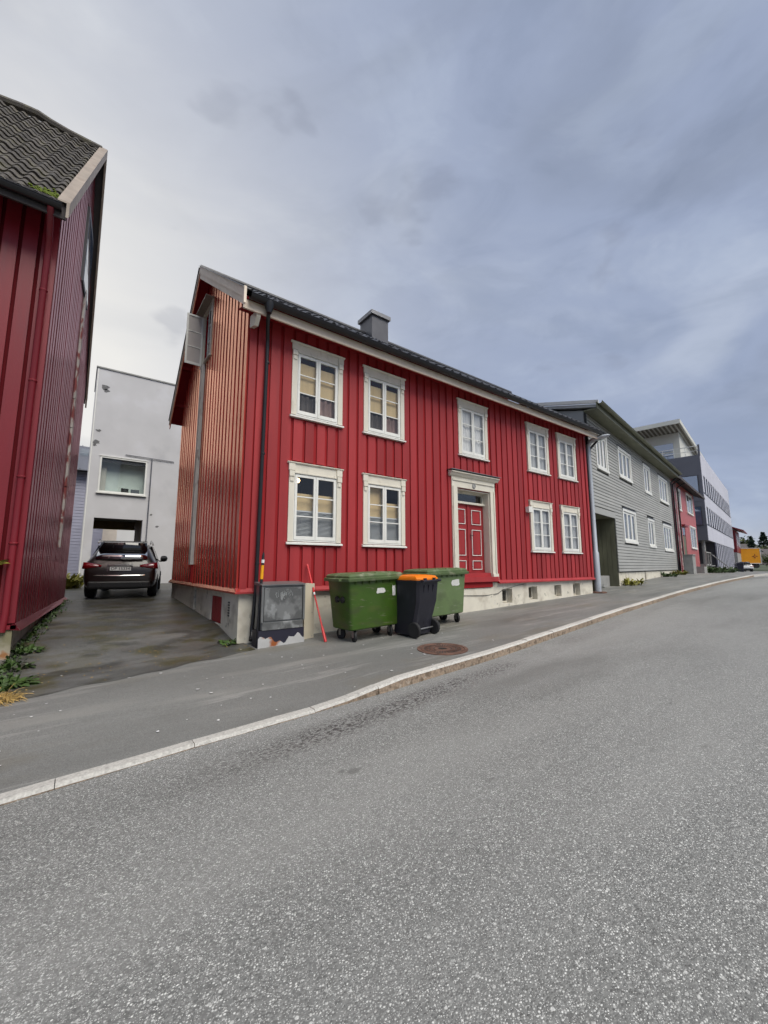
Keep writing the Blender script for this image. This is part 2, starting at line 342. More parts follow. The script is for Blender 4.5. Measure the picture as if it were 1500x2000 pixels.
mat('soffit_boards', (0.17, 0.155, 0.125), 0.7, 0.12, 3)
mat('grey_boards', (0.36, 0.362, 0.345), 0.55, 0.08, 2, (0.3, 1, 1), 0.08, 60, rnd=0.06)
mat('grey_recess', (0.045, 0.047, 0.045), 0.8, 0.1)  # near-black backing paints the shade lines under the clapboards
mat('grey_green_trim', (0.13, 0.135, 0.085), 0.55, 0.15, 4, (0.4, 1, 1))
mat('grey_roof', (0.58, 0.58, 0.57), 0.5, 0.06, 2)
mat('passage_wood', (0.13, 0.13, 0.085), 0.75, 0.2, 4, (1, 1, 0.3), 0.1)
mat('pole_paint', (0.44, 0.47, 0.51), 0.45, 0.08, 3, (1, 1, 0.4), metal=0.25, stains=[((0.20, 0.10, 0.05), 6, 0.66, 0.76, 0.6, (1, 1, 1))])
mat('slate_panel', (0.120, 0.125, 0.150), 0.5, 0.05, 1)
mat('lilac_panel', (0.58, 0.58, 0.65), 0.5, 0.04, 1, rnd=0.03)
mat('pale_panel', (0.66, 0.66, 0.60), 0.55, 0.04, 1)
mat('dark_frame', (0.05, 0.05, 0.06), 0.5, 0.1)
mat('car_paint', (0.014, 0.007, 0.006), 0.35, 0.05, 3, metal=0.1, coat=0.5)
mat('car_white', (0.66, 0.66, 0.66), 0.3, 0.03, 3, coat=0.8)
mat('car_trim', (0.012, 0.012, 0.013), 0.5, 0.1)
mat('chrome', (0.55, 0.55, 0.55), 0.15, 0.03, metal=1.0)
mat('tail_red', (0.20, 0.004, 0.008), 0.12, 0.05, coat=1.0)
mat('truck_orange', (0.80, 0.33, 0.004), 0.45, 0.05)
mat('truck_mark', (0.20, 0.03, 0.01), 0.5, 0.03)
mat('leaf', (0.040, 0.080, 0.014), 0.55, 0.35, 20, rnd=0.15)
mat('leaf_yellow', (0.20, 0.19, 0.025), 0.6, 0.35, 16, rnd=0.15)
mat('conifer', (0.022, 0.045, 0.026), 0.8, 0.35, 2, rnd=0.15)
mat('far_leaf', (0.075, 0.095, 0.035), 0.8, 0.3, 2)
mat('bark', (0.10, 0.075, 0.055), 0.9, 0.2, 10)
mat('straw', (0.46, 0.31, 0.10), 0.85, 0.25, 25)
mat('far_white', (0.62, 0.62, 0.62), 0.7, 0.05, 1)
mat('far_roof', (0.07, 0.06, 0.06), 0.7, 0.15, 2)
mat('hill_green', (0.06, 0.075, 0.04), 0.95, 0.3, 0.2)
mat('ground_dirt', (0.11, 0.10, 0.085), 0.95, 0.2, 2, (1, 1, 1), 0.3, 20)
asphalt('road_asphalt', (0.170, 0.172, 0.165), (0.58, 0.585, 0.56), 0.37, 84, 0.70, bump=0.5, band=(0.115, -4.30, 0.30), tone=0.14,
        patches=[((0.33, 0.33, 0.32), 0.35, 0.50, 0.66, 0.35, (0.3, 1, 1), (8, 9, 0)), ((0.05, 0.05, 0.048), 2.6, 0.70, 0.74, 0.7, (1, 1.4, 1), (6, 2, 0)), ((0.13, 0.13, 0.122), 0.8, 0.50, 0.70, 0.6, (0.25, 1, 1), (0, 0, 0)), ((0.30, 0.30, 0.285), 0.6, 0.52, 0.74, 0.45, (0.2, 1, 1), (5, 1, 0))])
asphalt('walk_asphalt', (0.172, 0.174, 0.166), (0.29, 0.29, 0.275), 0.16, 150, 0.62, bump=0.15, tone=0.16, cracks=0.7,
        patches=[((0.095, 0.095, 0.088), 0.9, 0.50, 0.68, 0.65, (0.3, 1, 1), (1, 2, 0)), ((0.27, 0.265, 0.245), 1.6, 0.52, 0.68, 0.55, (0.22, 1.2, 1), (7, 3, 0)), ((0.16, 0.145, 0.11), 1.1, 0.54, 0.70, 0.5, (0.5, 1, 1), (11, 6, 0)),
                 ((0.50, 0.50, 0.49), 13.0, 0.775, 0.80, 0.9, (1, 1, 1), (3, 3, 0))])
asphalt('drive_asphalt', (0.070, 0.071, 0.066), (0.16, 0.16, 0.15), 0.20, 90, 0.42, bump=0.3, tone=0.25,
        patches=[((0.050, 0.046, 0.014), 1.7, 0.48, 0.58, 0.9, (1, 1.2, 1), (1, 2, 0)), ((0.17, 0.17, 0.165), 1.6, 0.50, 0.66, 0.5, (0.5, 1.2, 1), (4, 6, 0)),
                 ((0.085, 0.066, 0.052), 1.6, 0.52, 0.68, 0.5, (0.6, 1, 1), (9, 4, 0)), ((0.025, 0.026, 0.022), 1.9, 0.54, 0.64, 0.7, (0.7, 1.2, 1), (2, 9, 0))])

# ------------------------------------------------------------------ mesh helpers
class MB:
    def __init__(s): s.v = []; s.f = []; s.mi = []; s.cur = 0
    def poly(s, pts):
        k = len(s.v); s.v += [tuple(p) for p in pts]; s.f.append(tuple(range(k, k + len(pts)))); s.mi.append(s.cur)
    def faces(s, pts, faces):
        k = len(s.v); s.v += [tuple(p) for p in pts]
        for f in faces: s.f.append(tuple(i + k for i in f)); s.mi.append(s.cur)
    def box(s, x0, x1, y0, y1, z0, z1):
        x0, x1 = min(x0, x1), max(x0, x1); y0, y1 = min(y0, y1), max(y0, y1); z0, z1 = min(z0, z1), max(z0, z1)
        s.faces([(x0, y0, z0), (x1, y0, z0), (x1, y1, z0), (x0, y1, z0), (x0, y0, z1), (x1, y0, z1), (x1, y1, z1), (x0, y1, z1)],
                [(0, 3, 2, 1), (4, 5, 6, 7), (0, 1, 5, 4), (1, 2, 6, 5), (2, 3, 7, 6), (3, 0, 4, 7)])
    def hexa(s, p):    # 8 points ordered as in box
        s.faces(p, [(0, 3, 2, 1), (4, 5, 6, 7), (0, 1, 5, 4), (1, 2, 6, 5), (2, 3, 7, 6), (3, 0, 4, 7)])
    def prism(s, pts, axis, a, b):
        def P(u, w, t): return {'x': (t, u, w), 'y': (u, t, w), 'z': (u, w, t)}[axis]
        n = len(pts)
        s.faces([P(u, w, a) for u, w in pts] + [P(u, w, b) for u, w in pts],
                [tuple(range(n))[::-1], tuple(range(n, 2 * n))] + [(i, (i + 1) % n, n + (i + 1) % n, n + i) for i in range(n)])
    def tube(s, path, r, n=8, caps=True):
        path = [Vector(p) for p in path]; rs = r if isinstance(r, (list, tuple)) else [r] * len(path)
        rings = []; up = None
        for i, p in enumerate(path):
            d = (path[min(i + 1, len(path) - 1)] - path[max(i - 1, 0)]).normalized()
            if up is None: up = d.orthogonal().normalized()
            up = (up - d * up.dot(d)); up = up.normalized() if up.length > 1e-6 else d.orthogonal().normalized()
            w = d.cross(up)
            rings.append([p + (up * math.cos(2 * math.pi * k / n) + w * math.sin(2 * math.pi * k / n)) * rs[i] for k in range(n)])
        fs = []
        for i in range(len(path) - 1):
            for k in range(n): fs.append((i * n + k, i * n + (k + 1) % n, (i + 1) * n + (k + 1) % n, (i + 1) * n + k))
        if caps: fs += [tuple(range(n))[::-1], tuple(range((len(path) - 1) * n, len(path) * n))]
        s.faces([q for ring in rings for q in ring], fs)
    def cyl(s, p0, p1, r0, r1=None, n=12): s.tube([p0, p1], [r0, r0 if r1 is None else r1], n)
    def lathe(s, prof, c, axis=(0, 0, 1), n=20):
        a = Vector(axis).normalized(); u = a.orthogonal().normalized(); w = a.cross(u); c = Vector(c)
        pts = [c + a * h + (u * math.cos(2 * math.pi * k / n) + w * math.sin(2 * math.pi * k / n)) * r for r, h in prof for k in range(n)]
        fs = [(i * n + k, i * n + (k + 1) % n, (i + 1) * n + (k + 1) % n, (i + 1) * n + k) for i in range(len(prof) - 1) for k in range(n)]
        fs += [tuple(range(n))[::-1], tuple(range((len(prof) - 1) * n, len(prof) * n))]
        s.faces(pts, fs)
    def loft(s, rings, caps=True):
        n = len(rings[0]); fs = []
        for i in range(len(rings) - 1):
            for k in range(n): fs.append((i * n + k, i * n + (k + 1) % n, (i + 1) * n + (k + 1) % n, (i + 1) * n + k))
        if caps: fs += [tuple(range(n))[::-1], tuple(range((len(rings) - 1) * n, len(rings) * n))]
        s.faces([q for r in rings for q in r], fs)
    def mesh(s, name, mats, smooth=False, off=(0, 0, 0)):
        me = bpy.data.meshes.new(name)
        me.from_pydata([(x - off[0], y - off[1], z - off[2]) for x, y, z in s.v], [], s.f)
        for m in (mats if isinstance(mats, (list, tuple)) else [mats]): me.materials.append(MATS[m])
        if any(s.mi): me.polygons.foreach_set('material_index', s.mi)
        me.validate(); me.update()
        import bmesh
        bm = bmesh.new(); bm.from_mesh(me); bmesh.ops.recalc_face_normals(bm, faces=bm.faces); bm.to_mesh(me); bm.free()
        if smooth:
            me.shade_smooth(); me.set_sharp_from_angle(angle=R(38))
        return me
def tag(o, label=None, cat=None, group=None, kind=None):
    if label: o['label'] = label
    if cat: o['category'] = cat
    if group: o['group'] = group
    if kind: o['kind'] = kind
    return o
def bevel(o, w, seg=2):
    m = o.modifiers.new('bevel', 'BEVEL'); m.width = w; m.segments = seg; m.limit_method = 'ANGLE'; m.angle_limit = R(40); return o
UNIT = {}
def unit_box(matname):
    if matname not in UNIT:
        b = MB(); b.box(-.5, .5, -.5, .5, -.5, .5); UNIT[matname] = b.mesh('piece', matname)
    return UNIT[matname]
class Thing:
    """an Empty at a thing's base; geometry is given in the thing's frame (F) and stored relative to base"""
    def __init__(s, name, base, label=None, cat=None, group=None, F=None, kind=None):
        s.base = Vector(base); s.F = F or Matrix.Identity(4)
        s.o = bpy.data.objects.new(name, None); s.o.empty_display_size = 0.3; COL.objects.link(s.o)
        s.o.matrix_world = s.F @ Matrix.Translation(s.base)
        tag(s.o, label, cat, group, kind)
    def add(s, mb, name, mats, parent=None, smooth=False, label=None, kind=None):
        o = bpy.data.objects.new(name, mb.mesh(name, mats, smooth, s.base)); COL.objects.link(o)
        o.parent = parent or s.o; tag(o, label, None, None, kind); return o
    def piece(s, name, matname, x0, x1, y0, y1, z0, z1, parent=None, rot=(0, 0, 0)):
        o = bpy.data.objects.new(name, unit_box(matname)); COL.objects.link(o); o.parent = parent or s.o
        o.location = Vector(((x0 + x1) / 2, (y0 + y1) / 2, (z0 + z1) / 2)) - s.base
        o.scale = (abs(x1 - x0), abs(y1 - y0), abs(z1 - z0)); o.rotation_euler = rot; return o
    def inst(s, name, me, loc, scale=(1, 1, 1), rot=(0, 0, 0), parent=None):
        o = bpy.data.objects.new(name, me); COL.objects.link(o); o.parent = parent or s.o
        o.location = Vector(loc) - s.base; o.scale = scale; o.rotation_euler = rot; return o
def single(mb, name, mats, label, cat, group=None, base=(0, 0, 0), smooth=False, kind=None, F=None):
    o = bpy.data.objects.new(name, mb.mesh(name, mats, smooth, base)); COL.objects.link(o)
    o.matrix_world = (F or Matrix.Identity(4)) @ Matrix.Translation(Vector(base)); tag(o, label, cat, group, kind); return o
def struct(mb, name, mats, smooth=False):
    o = bpy.data.objects.new(name, mb.mesh(name, mats, smooth)); COL.objects.link(o); o['kind'] = 'structure'; return o
def text_mesh(txt, size, matname, name='lettering', depth=0.002):
    cu = bpy.data.curves.new(name, 'FONT'); cu.body = txt; cu.size = size; cu.align_x = 'CENTER'; cu.align_y = 'CENTER'; cu.extrude = depth
    tmp = bpy.data.objects.new(name, cu); COL.objects.link(tmp)
    dg = bpy.context.evaluated_depsgraph_get(); me = bpy.data.meshes.new_from_object(tmp.evaluated_get(dg))
    bpy.data.objects.remove(tmp); me.materials.clear(); me.materials.append(MATS[matname]); return me
def interp(x, xs, ys):
    if x <= xs[0]: return ys[0]
    for i in range(len(xs) - 1):
        if x <= xs[i + 1]:
            t = (x - xs[i]) / (xs[i + 1] - xs[i]); return ys[i] + (ys[i + 1] - ys[i]) * t
    return ys[-1]
def sstep(a, b, x):
    t = max(0, min(1, (x - a) / (b - a))); return t * t * (3 - 2 * t)
def minus(z0, z1, cuts):
    segs = [(z0, z1)]
    for a, b in cuts:
        nx = []
        for s0, s1 in segs:
            if b <= s0 or a >= s1: nx.append((s0, s1)); continue
            if a > s0: nx.append((s0, a))
            if b < s1: nx.append((b, s1))
        segs = nx
    return [q for q in segs if q[1] - q[0] > 0.01]
def wall_holes(mb, axis, plane0, plane1, u0, u1, z0, z1, holes):
    """a wall slab with rectangular openings; axis 'x' runs along x with thickness in y, axis 'y' the reverse"""
    us = sorted({u0, u1, *[h[0] for h in holes], *[h[1] for h in holes]}); zs = sorted({z0, z1, *[h[2] for h in holes], *[h[3] for h in holes]})
    us = [u for u in us if u0 <= u <= u1]; zs = [z for z in zs if z0 <= z <= z1]
    for i in range(len(us) - 1):
        run = None
        for j in range(len(zs) - 1):
            uc, zc = (us[i] + us[i + 1]) / 2, (zs[j] + zs[j + 1]) / 2
            hole = any(h[0] < uc < h[1] and h[2] < zc < h[3] for h in holes)
            if not hole: run = [zs[j], zs[j + 1]] if run is None else [run[0], zs[j + 1]]
            if (hole or j == len(zs) - 2) and run:
                if axis == 'x': mb.box(us[i], us[i + 1], plane0, plane1, *run)
                else: mb.box(plane0, plane1, us[i], us[i + 1], *run)
                run = None

# ------------------------------------------------------------------ ground: levels, road, pavement, kerb
BX = [-60, -6, 2.5, 7.2, 9.6, 12, 15.4, 19, 24, 34, 45, 60, 140]
BZ = [-2.9, -1.64, -1.42, -1.28, -1.22, -1.13, -1.02, -0.86, -0.70, -0.50, -0.52, -0.66, -1.2]
def bz(x): return sum(interp(x + d, BX, BZ) for d in (-1.2, -0.6, 0, 0.6, 1.2)) / 5
KX = [-60, -6, -.3, 1.55, 2.9, 3.7, 6.1, 7.95, 11.9, 16.6, 22.6, 27.7, 32.7, 45, 60, 80, 110, 140]
KY = [-6.6, -3.95, -3.66, -3.52, -3.50, -3.42, -3.26, -2.98, -2.5, -2.08, -1.69, -1.27, -.93, .4, 2.4, 5.5, 11, 17]
def kerb_y(x): return sum(interp(x + d, KX, KY) for d in (-.8, 0, .8)) / 3
def house_line(x): return 0.0 if x < 15.7 else 0.164 * (x - 15.7)
def walk_z(x, y):
    drop = 0.095 * (1 - sstep(2.3, 3.7, x)); ky = kerb_y(x)
    return bz(x) + 0.02 * min(0.0, y - max(0, house_line(x))) - drop * sstep(ky + 1.7, ky, y)
def road_z(x, y):
    ky = kerb_y(x); d = ky - y
    return bz(x) + 0.02 * (ky - house_line(x)) - 0.115 + 0.02 * min(d, 3.6) - 0.02 * max(0, d - 3.6)
TY = [0, .6, 1.3, 3.5, 6.5, 10, 15, 40]; TZ = [-1.44, -1.35, -1.23, -1.11, -.94, -.86, -.81, -.80]
def drive_z(x, y):
    if y <= 0: return walk_z(x, y) + 0.006
    k = walk_z(x, 0) + 1.44
    return interp(y, TY, TZ) + k * max(0, 1 - y / 8) + 0.006
def sheet(name, matname, xs, rows, zf):
    """rows: list of functions x -> y, from near to far"""
    b = MB(); pts = []
    for x in xs:
        for r in rows: y = r(x); pts.append((x, y, zf(x, y)))
    n = len(rows)
    b.faces(pts, [(i * n + j, (i + 1) * n + j, (i + 1) * n + j + 1, i * n + j + 1) for i in range(len(xs) - 1) for j in range(n - 1)])
    return struct(b, name, matname, True)
XS = [-60, -45, -32, -24, -18, -14, -10, -8] + [-6 + .5 * i for i in range(53)] + [21 + i for i in range(25)] + [48, 52, 56, 60, 66, 72, 80, 90, 100, 115, 130, 140]
RW = 8.6
sheet('road', 'road_asphalt', XS, [(lambda t: (lambda x: kerb_y(x) - RW * t))(t) for t in (1, .8, .6, .42, .3, .2, .1, .05, 0)], road_z)
sheet('pavement', 'walk_asphalt', XS, [(lambda t: (lambda x: kerb_y(x) + .13 + (house_line(x) + .9 - kerb_y(x) - .13) * t))(t) for t in (0, .1, .2, .3, .4, .5, .65, .8, .9, 1)], walk_z)
sheet('opposite_pavement', 'walk_asphalt', XS, [(lambda t: (lambda x: kerb_y(x) - RW - t))(t) for t in (4, 3, 2, 1, 0)], lambda x, y: road_z(x, y) + 0.09)
def seam(x): return interp(x, [-6, -1.2, -.55, 0, .93, 1.87, 2.6], [-1.5, -1.45, -1.34, -1.24, -1.02, -.80, -.55]) + .035 * math.sin(x * 9.1) + .03 * math.sin(x * 4.3 + 1)
dxs = [-1.0 + .12 * i for i in range(31)]
sheet('driveway', 'drive_asphalt', dxs, [seam] + [(lambda t: (lambda x: seam(x) + (t - seam(x)) * 1.0 if t > -.2 else t))(t) for t in (-.15, 0, .3, .6, .9, 1.3, 2, 2.8, 3.5, 4.5, 5.5, 6.5, 8, 10, 12.5, 15, 18, 24, 40)], drive_z)
gb = MB()
gx = [-600, -200, -60, -30, -10, 0, 10, 20, 34, 60, 90, 140, 300, 900]; gy = [-600, -200, -60, -25, -12, 0, 12, 25, 60, 200, 600]
gb.faces([(x, y, min(bz(max(-60, min(140, x))) - .45, -1.1)) for x in gx for y in gy], [(i * 11 + j, (i + 1) * 11 + j, (i + 1) * 11 + j + 1, i * 11 + j + 1) for i in range(len(gx) - 1) for j in range(10)])
struct(gb, 'ground', 'ground_dirt', True)
yb = MB()
yb.faces([(x, y, drive_z(max(-1, min(2.5, x)), y) - .012) for x in (-14, -6, -.95, 1, 5) for y in (7.25, 9, 12, 15, 20, 45)], [(i * 6 + j, (i + 1) * 6 + j, (i + 1) * 6 + j + 1, i * 6 + j + 1) for i in range(4) for j in range(5)])
struct(yb, 'back_yard', 'drive_asphalt', True)

# kerb stones
kroot = MB()
ks = [-8 + .5 * i for i in range(86)]
kroot.loft([[(x, kerb_y(x) + .02, walk_z(x, kerb_y(x)) - .3), (x, kerb_y(x) + .12, walk_z(x, kerb_y(x)) - .3), (x, kerb_y(x) + .12, walk_z(x, kerb_y(x)) - .03), (x, kerb_y(x) + .02, walk_z(x, kerb_y(x)) - .03)] for x in ks])
kerb = struct(kroot, 'kerb', 'concrete')
def kerb_stone(x0, x1):
    b = MB(); n = max(2, int((x1 - x0) / .4)); top = []; rings = []
    for i in range(n + 1):
        x = x0 + .003 + (x1 - x0 - .006) * i / n; yk = kerb_y(x); zt = walk_z(x, yk) + .012 + random.uniform(-.004, .004); j = random.uniform(-.006, .006)
        rings.append([(x, yk - .005 + j, zt - .28), (x, yk + .135, zt - .28), (x, yk + .135, zt - .003), (x, yk + .025 + j, zt), (x, yk + j, zt - .025)])
    nn = 5; k0 = len(b.v); b.v += [q for r in rings for q in r]
    for i in range(n):
        for k in range(nn):
            b.f.append((k0 + i * nn + k, k0 + i * nn + (k + 1) % nn, k0 + (i + 1) * nn + (k + 1) % nn, k0 + (i + 1) * nn + k)); b.mi.append(1 if k in (4,) else 0)
    for r in (0, n): b.f.append(tuple(k0 + r * nn + k for k in range(nn))); b.mi.append(1)
    o = bpy.data.objects.new('kerb_stone', b.mesh('kerb_stone', ['granite_top', 'granite_face'])); COL.objects.link(o); o.parent = kerb
x = -6.0
while x < 33.5:
    ln = random.choice((.9, 1.0, 1.1, 1.25)) if x < 20 else 2.0
    kerb_stone(x, x + ln); x += ln
fk = MB()
fk.loft([[(x, kerb_y(x), walk_z(x, kerb_y(x)) - .25), (x, kerb_y(x) + .14, walk_z(x, kerb_y(x)) - .25), (x, kerb_y(x) + .14, walk_z(x, kerb_y(x)) + .012), (x, kerb_y(x), walk_z(x, kerb_y(x)) + .012)] for x in [x + 1.5 * i for i in range(40)]])
struct(fk, 'far_kerb', 'granite_top')

# ------------------------------------------------------------------ the red timber house
HX0, HX1, HD = 2.45, 15.62, 6.7
EAVE_Z, RIDGE_Y, RIDGE_Z = 5.10, 3.6, 8.12
H = Thing('red_house', (HX0, 0, -1.45), 'two storey red board clad house with white windows and panelled double door', 'house')
UP = (3.13, 4.79); LO = (0.46, 2.14)
WCOL = [(3.36, 4.60), (5.19, 6.43), (8.43, 9.70), (11.74, 12.99), (13.58, 14.82)]
wins = [(a, b, *UP) for a, b in WCOL] + [(a, b, *LO) for i, (a, b) in enumerate(WCOL) if i != 2]
DOOR = (8.10, 9.93, -.28, 2.52)
holes = [(a + .10, b - .10, z0 + .05, z1 - .22) for a, b, z0, z1 in wins]
DOPEN = (8.32, 9.72, -.22, 2.16)
b = MB(); wall_holes(b, 'x', 0.002, 0.06, HX0 + .01, HX1, -.46, 5.2, holes + [DOPEN]); sheath = H.add(b, 'wall', 'red_recess')
b = MB()
b.box(HX0 + .05, HX1, HD - .06, HD, -.46, 5.0); b.box(HX1 - .06, HX1 - .001, .061, HD - .061, -.46, 5.0)
b.box(HX0 + .06, HX1 - .07, .07, HD - .07, -.46, -.40); b.box(HX0 + .06, HX1 - .07, .07, HD - .07, 2.45, 2.6)
b.box(HX0 + .06, HX1 - .07, 2.6, 2.7, -.40, 5.2)
for xx in (4.9, 7.6, 10.4, 13.25): b.box(xx, xx + .1, .07, 2.6, -.4, 5.2)
b.box(8.0, 10.3, .9, .95, -.4, 2.4)
H.add(b, 'inner_wall', 'dark_inside')
# facade boards
sp = 0.268; x = HX0 + .17; k = 0
while x + .17 < HX1 - .02:
    wv = .198 + random.uniform(-.012, .012)
    yo = -.026 - random.uniform(0, .006); ry = random.uniform(-.0012, .0012)
    edges = [e for w_ in wins for e in (w_[0] + .006, w_[1] - .006)] + [DOOR[0] + .006, DOOR[1] - .006]
    xs_ = [x] + sorted({e for e in edges if x + .02 < e < x + wv - .02}) + [x + wv]
    for xa, xb in zip(xs_[:-1], xs_[1:]):       # a board that meets a casing is notched round it
        xm_ = (xa + xb) / 2
        cuts = [(z0 - .055, z1 + .045) for a, c, z0, z1 in wins if a - .002 < xm_ < c + .002]
        if DOOR[0] - .002 < xm_ < DOOR[1] + .002: cuts.append((DOOR[2] - .3, DOOR[3] + .11))
        for z0, z1 in minus(-.42, 5.2, cuts):
            H.piece('board', 'red_paint', xa, xb, yo, 0.0, z0, z1, rot=(0, ry if len(xs_) == 2 else 0, 0))
    x += sp + random.uniform(-.012, .012)
H.piece('corner_board', 'red_paint', HX0 - .005, HX0 + .13, -.044, 0.001, -.42, 5.2)
H.piece('corner_board', 'red_paint', HX1 - .13, HX1 + .005, -.044, 0.001, -.42, 5.2)
# skirt (drip board) round the foot of the walls, broken at the door
def skirt(x0, x1):
    b = MB(); b.prism([(.0, -.50), (-.085, -.505), (-.085, -.475), (-.03, -.41), (.0, -.40)], 'x', x0, x1); H.add(b, 'skirt_board', 'red_paint')
skirt(HX0 - .07, DOOR[0] - .02); skirt(DOOR[1] + .06, HX1 + .02)
b = MB(); b.prism([(HX0, -.50), (HX0 - .085, -.505), (HX0 - .085, -.475), (HX0 - .03, -.41), (HX0, -.40)], 'y', -.08, HD); H.add(b, 'skirt_board', 'red_gable_glow')
# ---- windows
def red_window(x0, x1, z0, z1, style):
    b = MB(); cw = .115
    b.box(x0, x0 + cw, -.052, 0, z0 + .04, z1 - .17); b.box(x1 - cw, x1, -.052, 0, z0 + .04, z1 - .17)
    for a, c in ((x0 - .012, x0 + cw + .008), (x1 - cw - .008, x1 + .012)):
        b.box(a, c, -.066, 0, z1 - .17, z1 - .03); b.box(a + .012, c - .012, -.078, -.05, z1 - .30, z1 - .185); b.box(a + .03, c - .03, -.07, -.05, z1 - .40, z1 - .315)
    b.box(x0 + cw + .009, x1 - cw - .009, -.045, 0, z1 - .22, z1 - .03)
    b.box(x0 + cw + .009, x1 - cw - .009, -.058, -.044, z1 - .225, z1 - .195)
    w = H.add(b, 'window', 'cream_paint')
    b = MB(); b.prism([(0, z1 - .029), (-.062, z1 - .029), (-.080, z1 - .008), (-.080, z1 + .006), (0, z1 + .022)], 'x', x0 - .045, x1 + .045); H.add(b, 'cornice', 'cream_paint', w)
    b = MB(); b.prism([(.03, z0 - .02), (-.085, z0 - .02), (-.085, z0 + .012), (.03, z0 + .045)], 'x', x0 - .03, x1 + .03); H.add(b, 'sill', 'white_paint', w)
    ix0, ix1, iz0, iz1 = x0 + cw, x1 - cw, z0 + .045, z1 - .22; xm = (ix0 + ix1) / 2
    b = MB(); b.box(ix0, ix0 + .022, -.03, .07, iz0, iz1); b.box(ix1 - .022, ix1, -.03, .07, iz0, iz1); b.box(ix0 + .022, ix1 - .022, -.03, .07, iz1 - .022, iz1); b.box(ix0 + .022, ix1 - .022, -.03, .07, iz0, iz0 + .03)
    b.box(xm - .02, xm + .02, -.028, .06, iz0 + .03, iz1 - .022); H.add(b, 'frame', 'white_paint', w)
    for a, c in ((ix0 + .024, xm - .004), (xm + .004, ix1 - .024)):
        b = MB(); s0, s1, st = iz0 + .034, iz1 - .026, .05
        b.box(a, a + st, -.040, -.005, s0, s1); b.box(c - st, c, -.040, -.005, s0, s1)
        b.box(a + st, c - st, -.040, -.005, s0, s0 + .075); b.box(a + st, c - st, -.040, -.005, s1 - .05, s1)
        p0, p1 = s0 + .075, s1 - .05; h = (p1 - p0) / 3
        for q in (1, 2): b.box(a + st, c - st, -.032, -.008, p0 + q * h - .011, p0 + q * h + .011)
        H.add(b, 'sash', 'white_paint', w)
        for q in range(3):
            b = MB(); y = -.020; rr = random.uniform(-.001, .001); r2 = random.uniform(-.001, .001)
            b.faces([(a + st, y + rr, p0 + q * h + .011), (c - st, y - rr, p0 + q * h + .011), (c - st, y - rr + r2, p0 + (q + 1) * h - .011), (a + st, y + rr + r2, p0 + (q + 1) * h - .011)], [(0, 1, 2, 3)])
            H.add(b, 'pane', 'window_glass', w)
    def curtain(cx0, cx1, cz0, cz1, m, amp=.02, fq=46, y=.085):
        b = MB(); n = 44; ph = random.uniform(0, 6)
        pts = []
        for i in range(n + 1):
            xx = cx0 + (cx1 - cx0) * i / n; yy = y + amp * math.sin(xx * fq + ph) + amp * .5 * math.sin(xx * fq * .43 + 2 * ph)
            pts += [(xx, yy, cz0), (xx, yy, cz1)]
        b.faces(pts, [(2 * i, 2 * i + 2, 2 * i + 3, 2 * i + 1) for i in range(n)])
        H.add(b, 'curtain', m, w, smooth=True)
    hh = iz1 - iz0
    if style == 'drape':
        curtain(ix0, xm, iz0, iz0 + hh * .36, 'curtain_dark'); curtain(xm, ix1, iz0, iz0 + hh * .40, 'curtain_rose')
        b = MB(); b.cyl((ix0, .085, iz0 + hh * .41), (ix1, .085, iz0 + hh * .41), .008, n=6); H.add(b, 'curtain_rod', 'dull_metal', w)
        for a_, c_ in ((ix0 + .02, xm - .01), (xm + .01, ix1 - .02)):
            b = MB(); b.box(a_, c_, .040, .046, iz0 + hh * .385, iz0 + hh * random.uniform(.84, .88)); H.add(b, 'reflection_panel', 'reflected_beige', w)  # added beige panel imitates a building mirrored in the glass
    elif style == 'blind':
        b = MB(); zz = iz0 + .03
        while zz < iz0 + hh * .44:
            b.hexa([(ix0 + .03, .05, zz), (ix1 - .03, .05, zz), (ix1 - .03, .085, zz + .022), (ix0 + .03, .085, zz + .022), (ix0 + .03, .05, zz + .003), (ix1 - .03, .05, zz + .003), (ix1 - .03, .085, zz + .025), (ix0 + .03, .085, zz + .025)]); zz += .027
        b.box(ix0 + .03, ix1 - .03, .045, .09, zz, zz + .03)
        H.add(b, 'blind', 'blind_grey', w, kind='stuff')
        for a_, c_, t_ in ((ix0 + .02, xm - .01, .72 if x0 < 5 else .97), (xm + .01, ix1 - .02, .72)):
            b = MB(); b.box(a_, c_, .092, .098, iz0 + hh * .46, iz0 + hh * t_); H.add(b, 'reflection_panel', 'reflected_beige', w)  # beige panel stands in for the reflection in these lower panes
    else:
        curtain(ix0, ix1, iz0, iz1, 'curtain_sheer' if style == 'sheer' else 'curtain_white', .020 if style == 'sheer' else .010, 46, .045)
STY = ['drape', 'drape', 'plain', 'sheer', 'sheer', 'blind', 'blind', 'sheer', 'sheer']
for wn, st in zip(wins, STY): red_window(*wn, st)
# ---- front door
b = MB(); x0, x1, z0, z1 = DOOR
b.box(x0, 8.315, -.06, 0, z0 - .02, 2.18); b.box(9.725, x1, -.06, 0, z0 - .02, 2.18); b.box(x0, x1, -.056, 0, 2.182, 2.47)
b.box(x0 + .03, x0 + .075, -.085, -.061, z0, 2.2); b.box(x1 - .075, x1 - .03, -.085, -.061, z0, 2.2); b.box(x0 + .03, x1 - .03, -.08, -.057, 2.36, 2.40)
b.box(x0 - .02, 8.33, -.09, -.0, z0 - .16, z0 + .06); b.box(9.71, x1 + .02, -.09, -.0, z0 - .16, z0 + .06)
dsur = H.add(b, 'door_surround', 'cream_paint')
b = MB(); b.prism([(0, 2.472), (-.065, 2.472), (-.10, 2.50), (-.14, 2.56), (-.17, 2.575), (-.17, 2.60), (0, 2.63)], 'x', x0 - .10, x1 + .12); H.add(b, 'cornice', 'cream_paint', dsur)
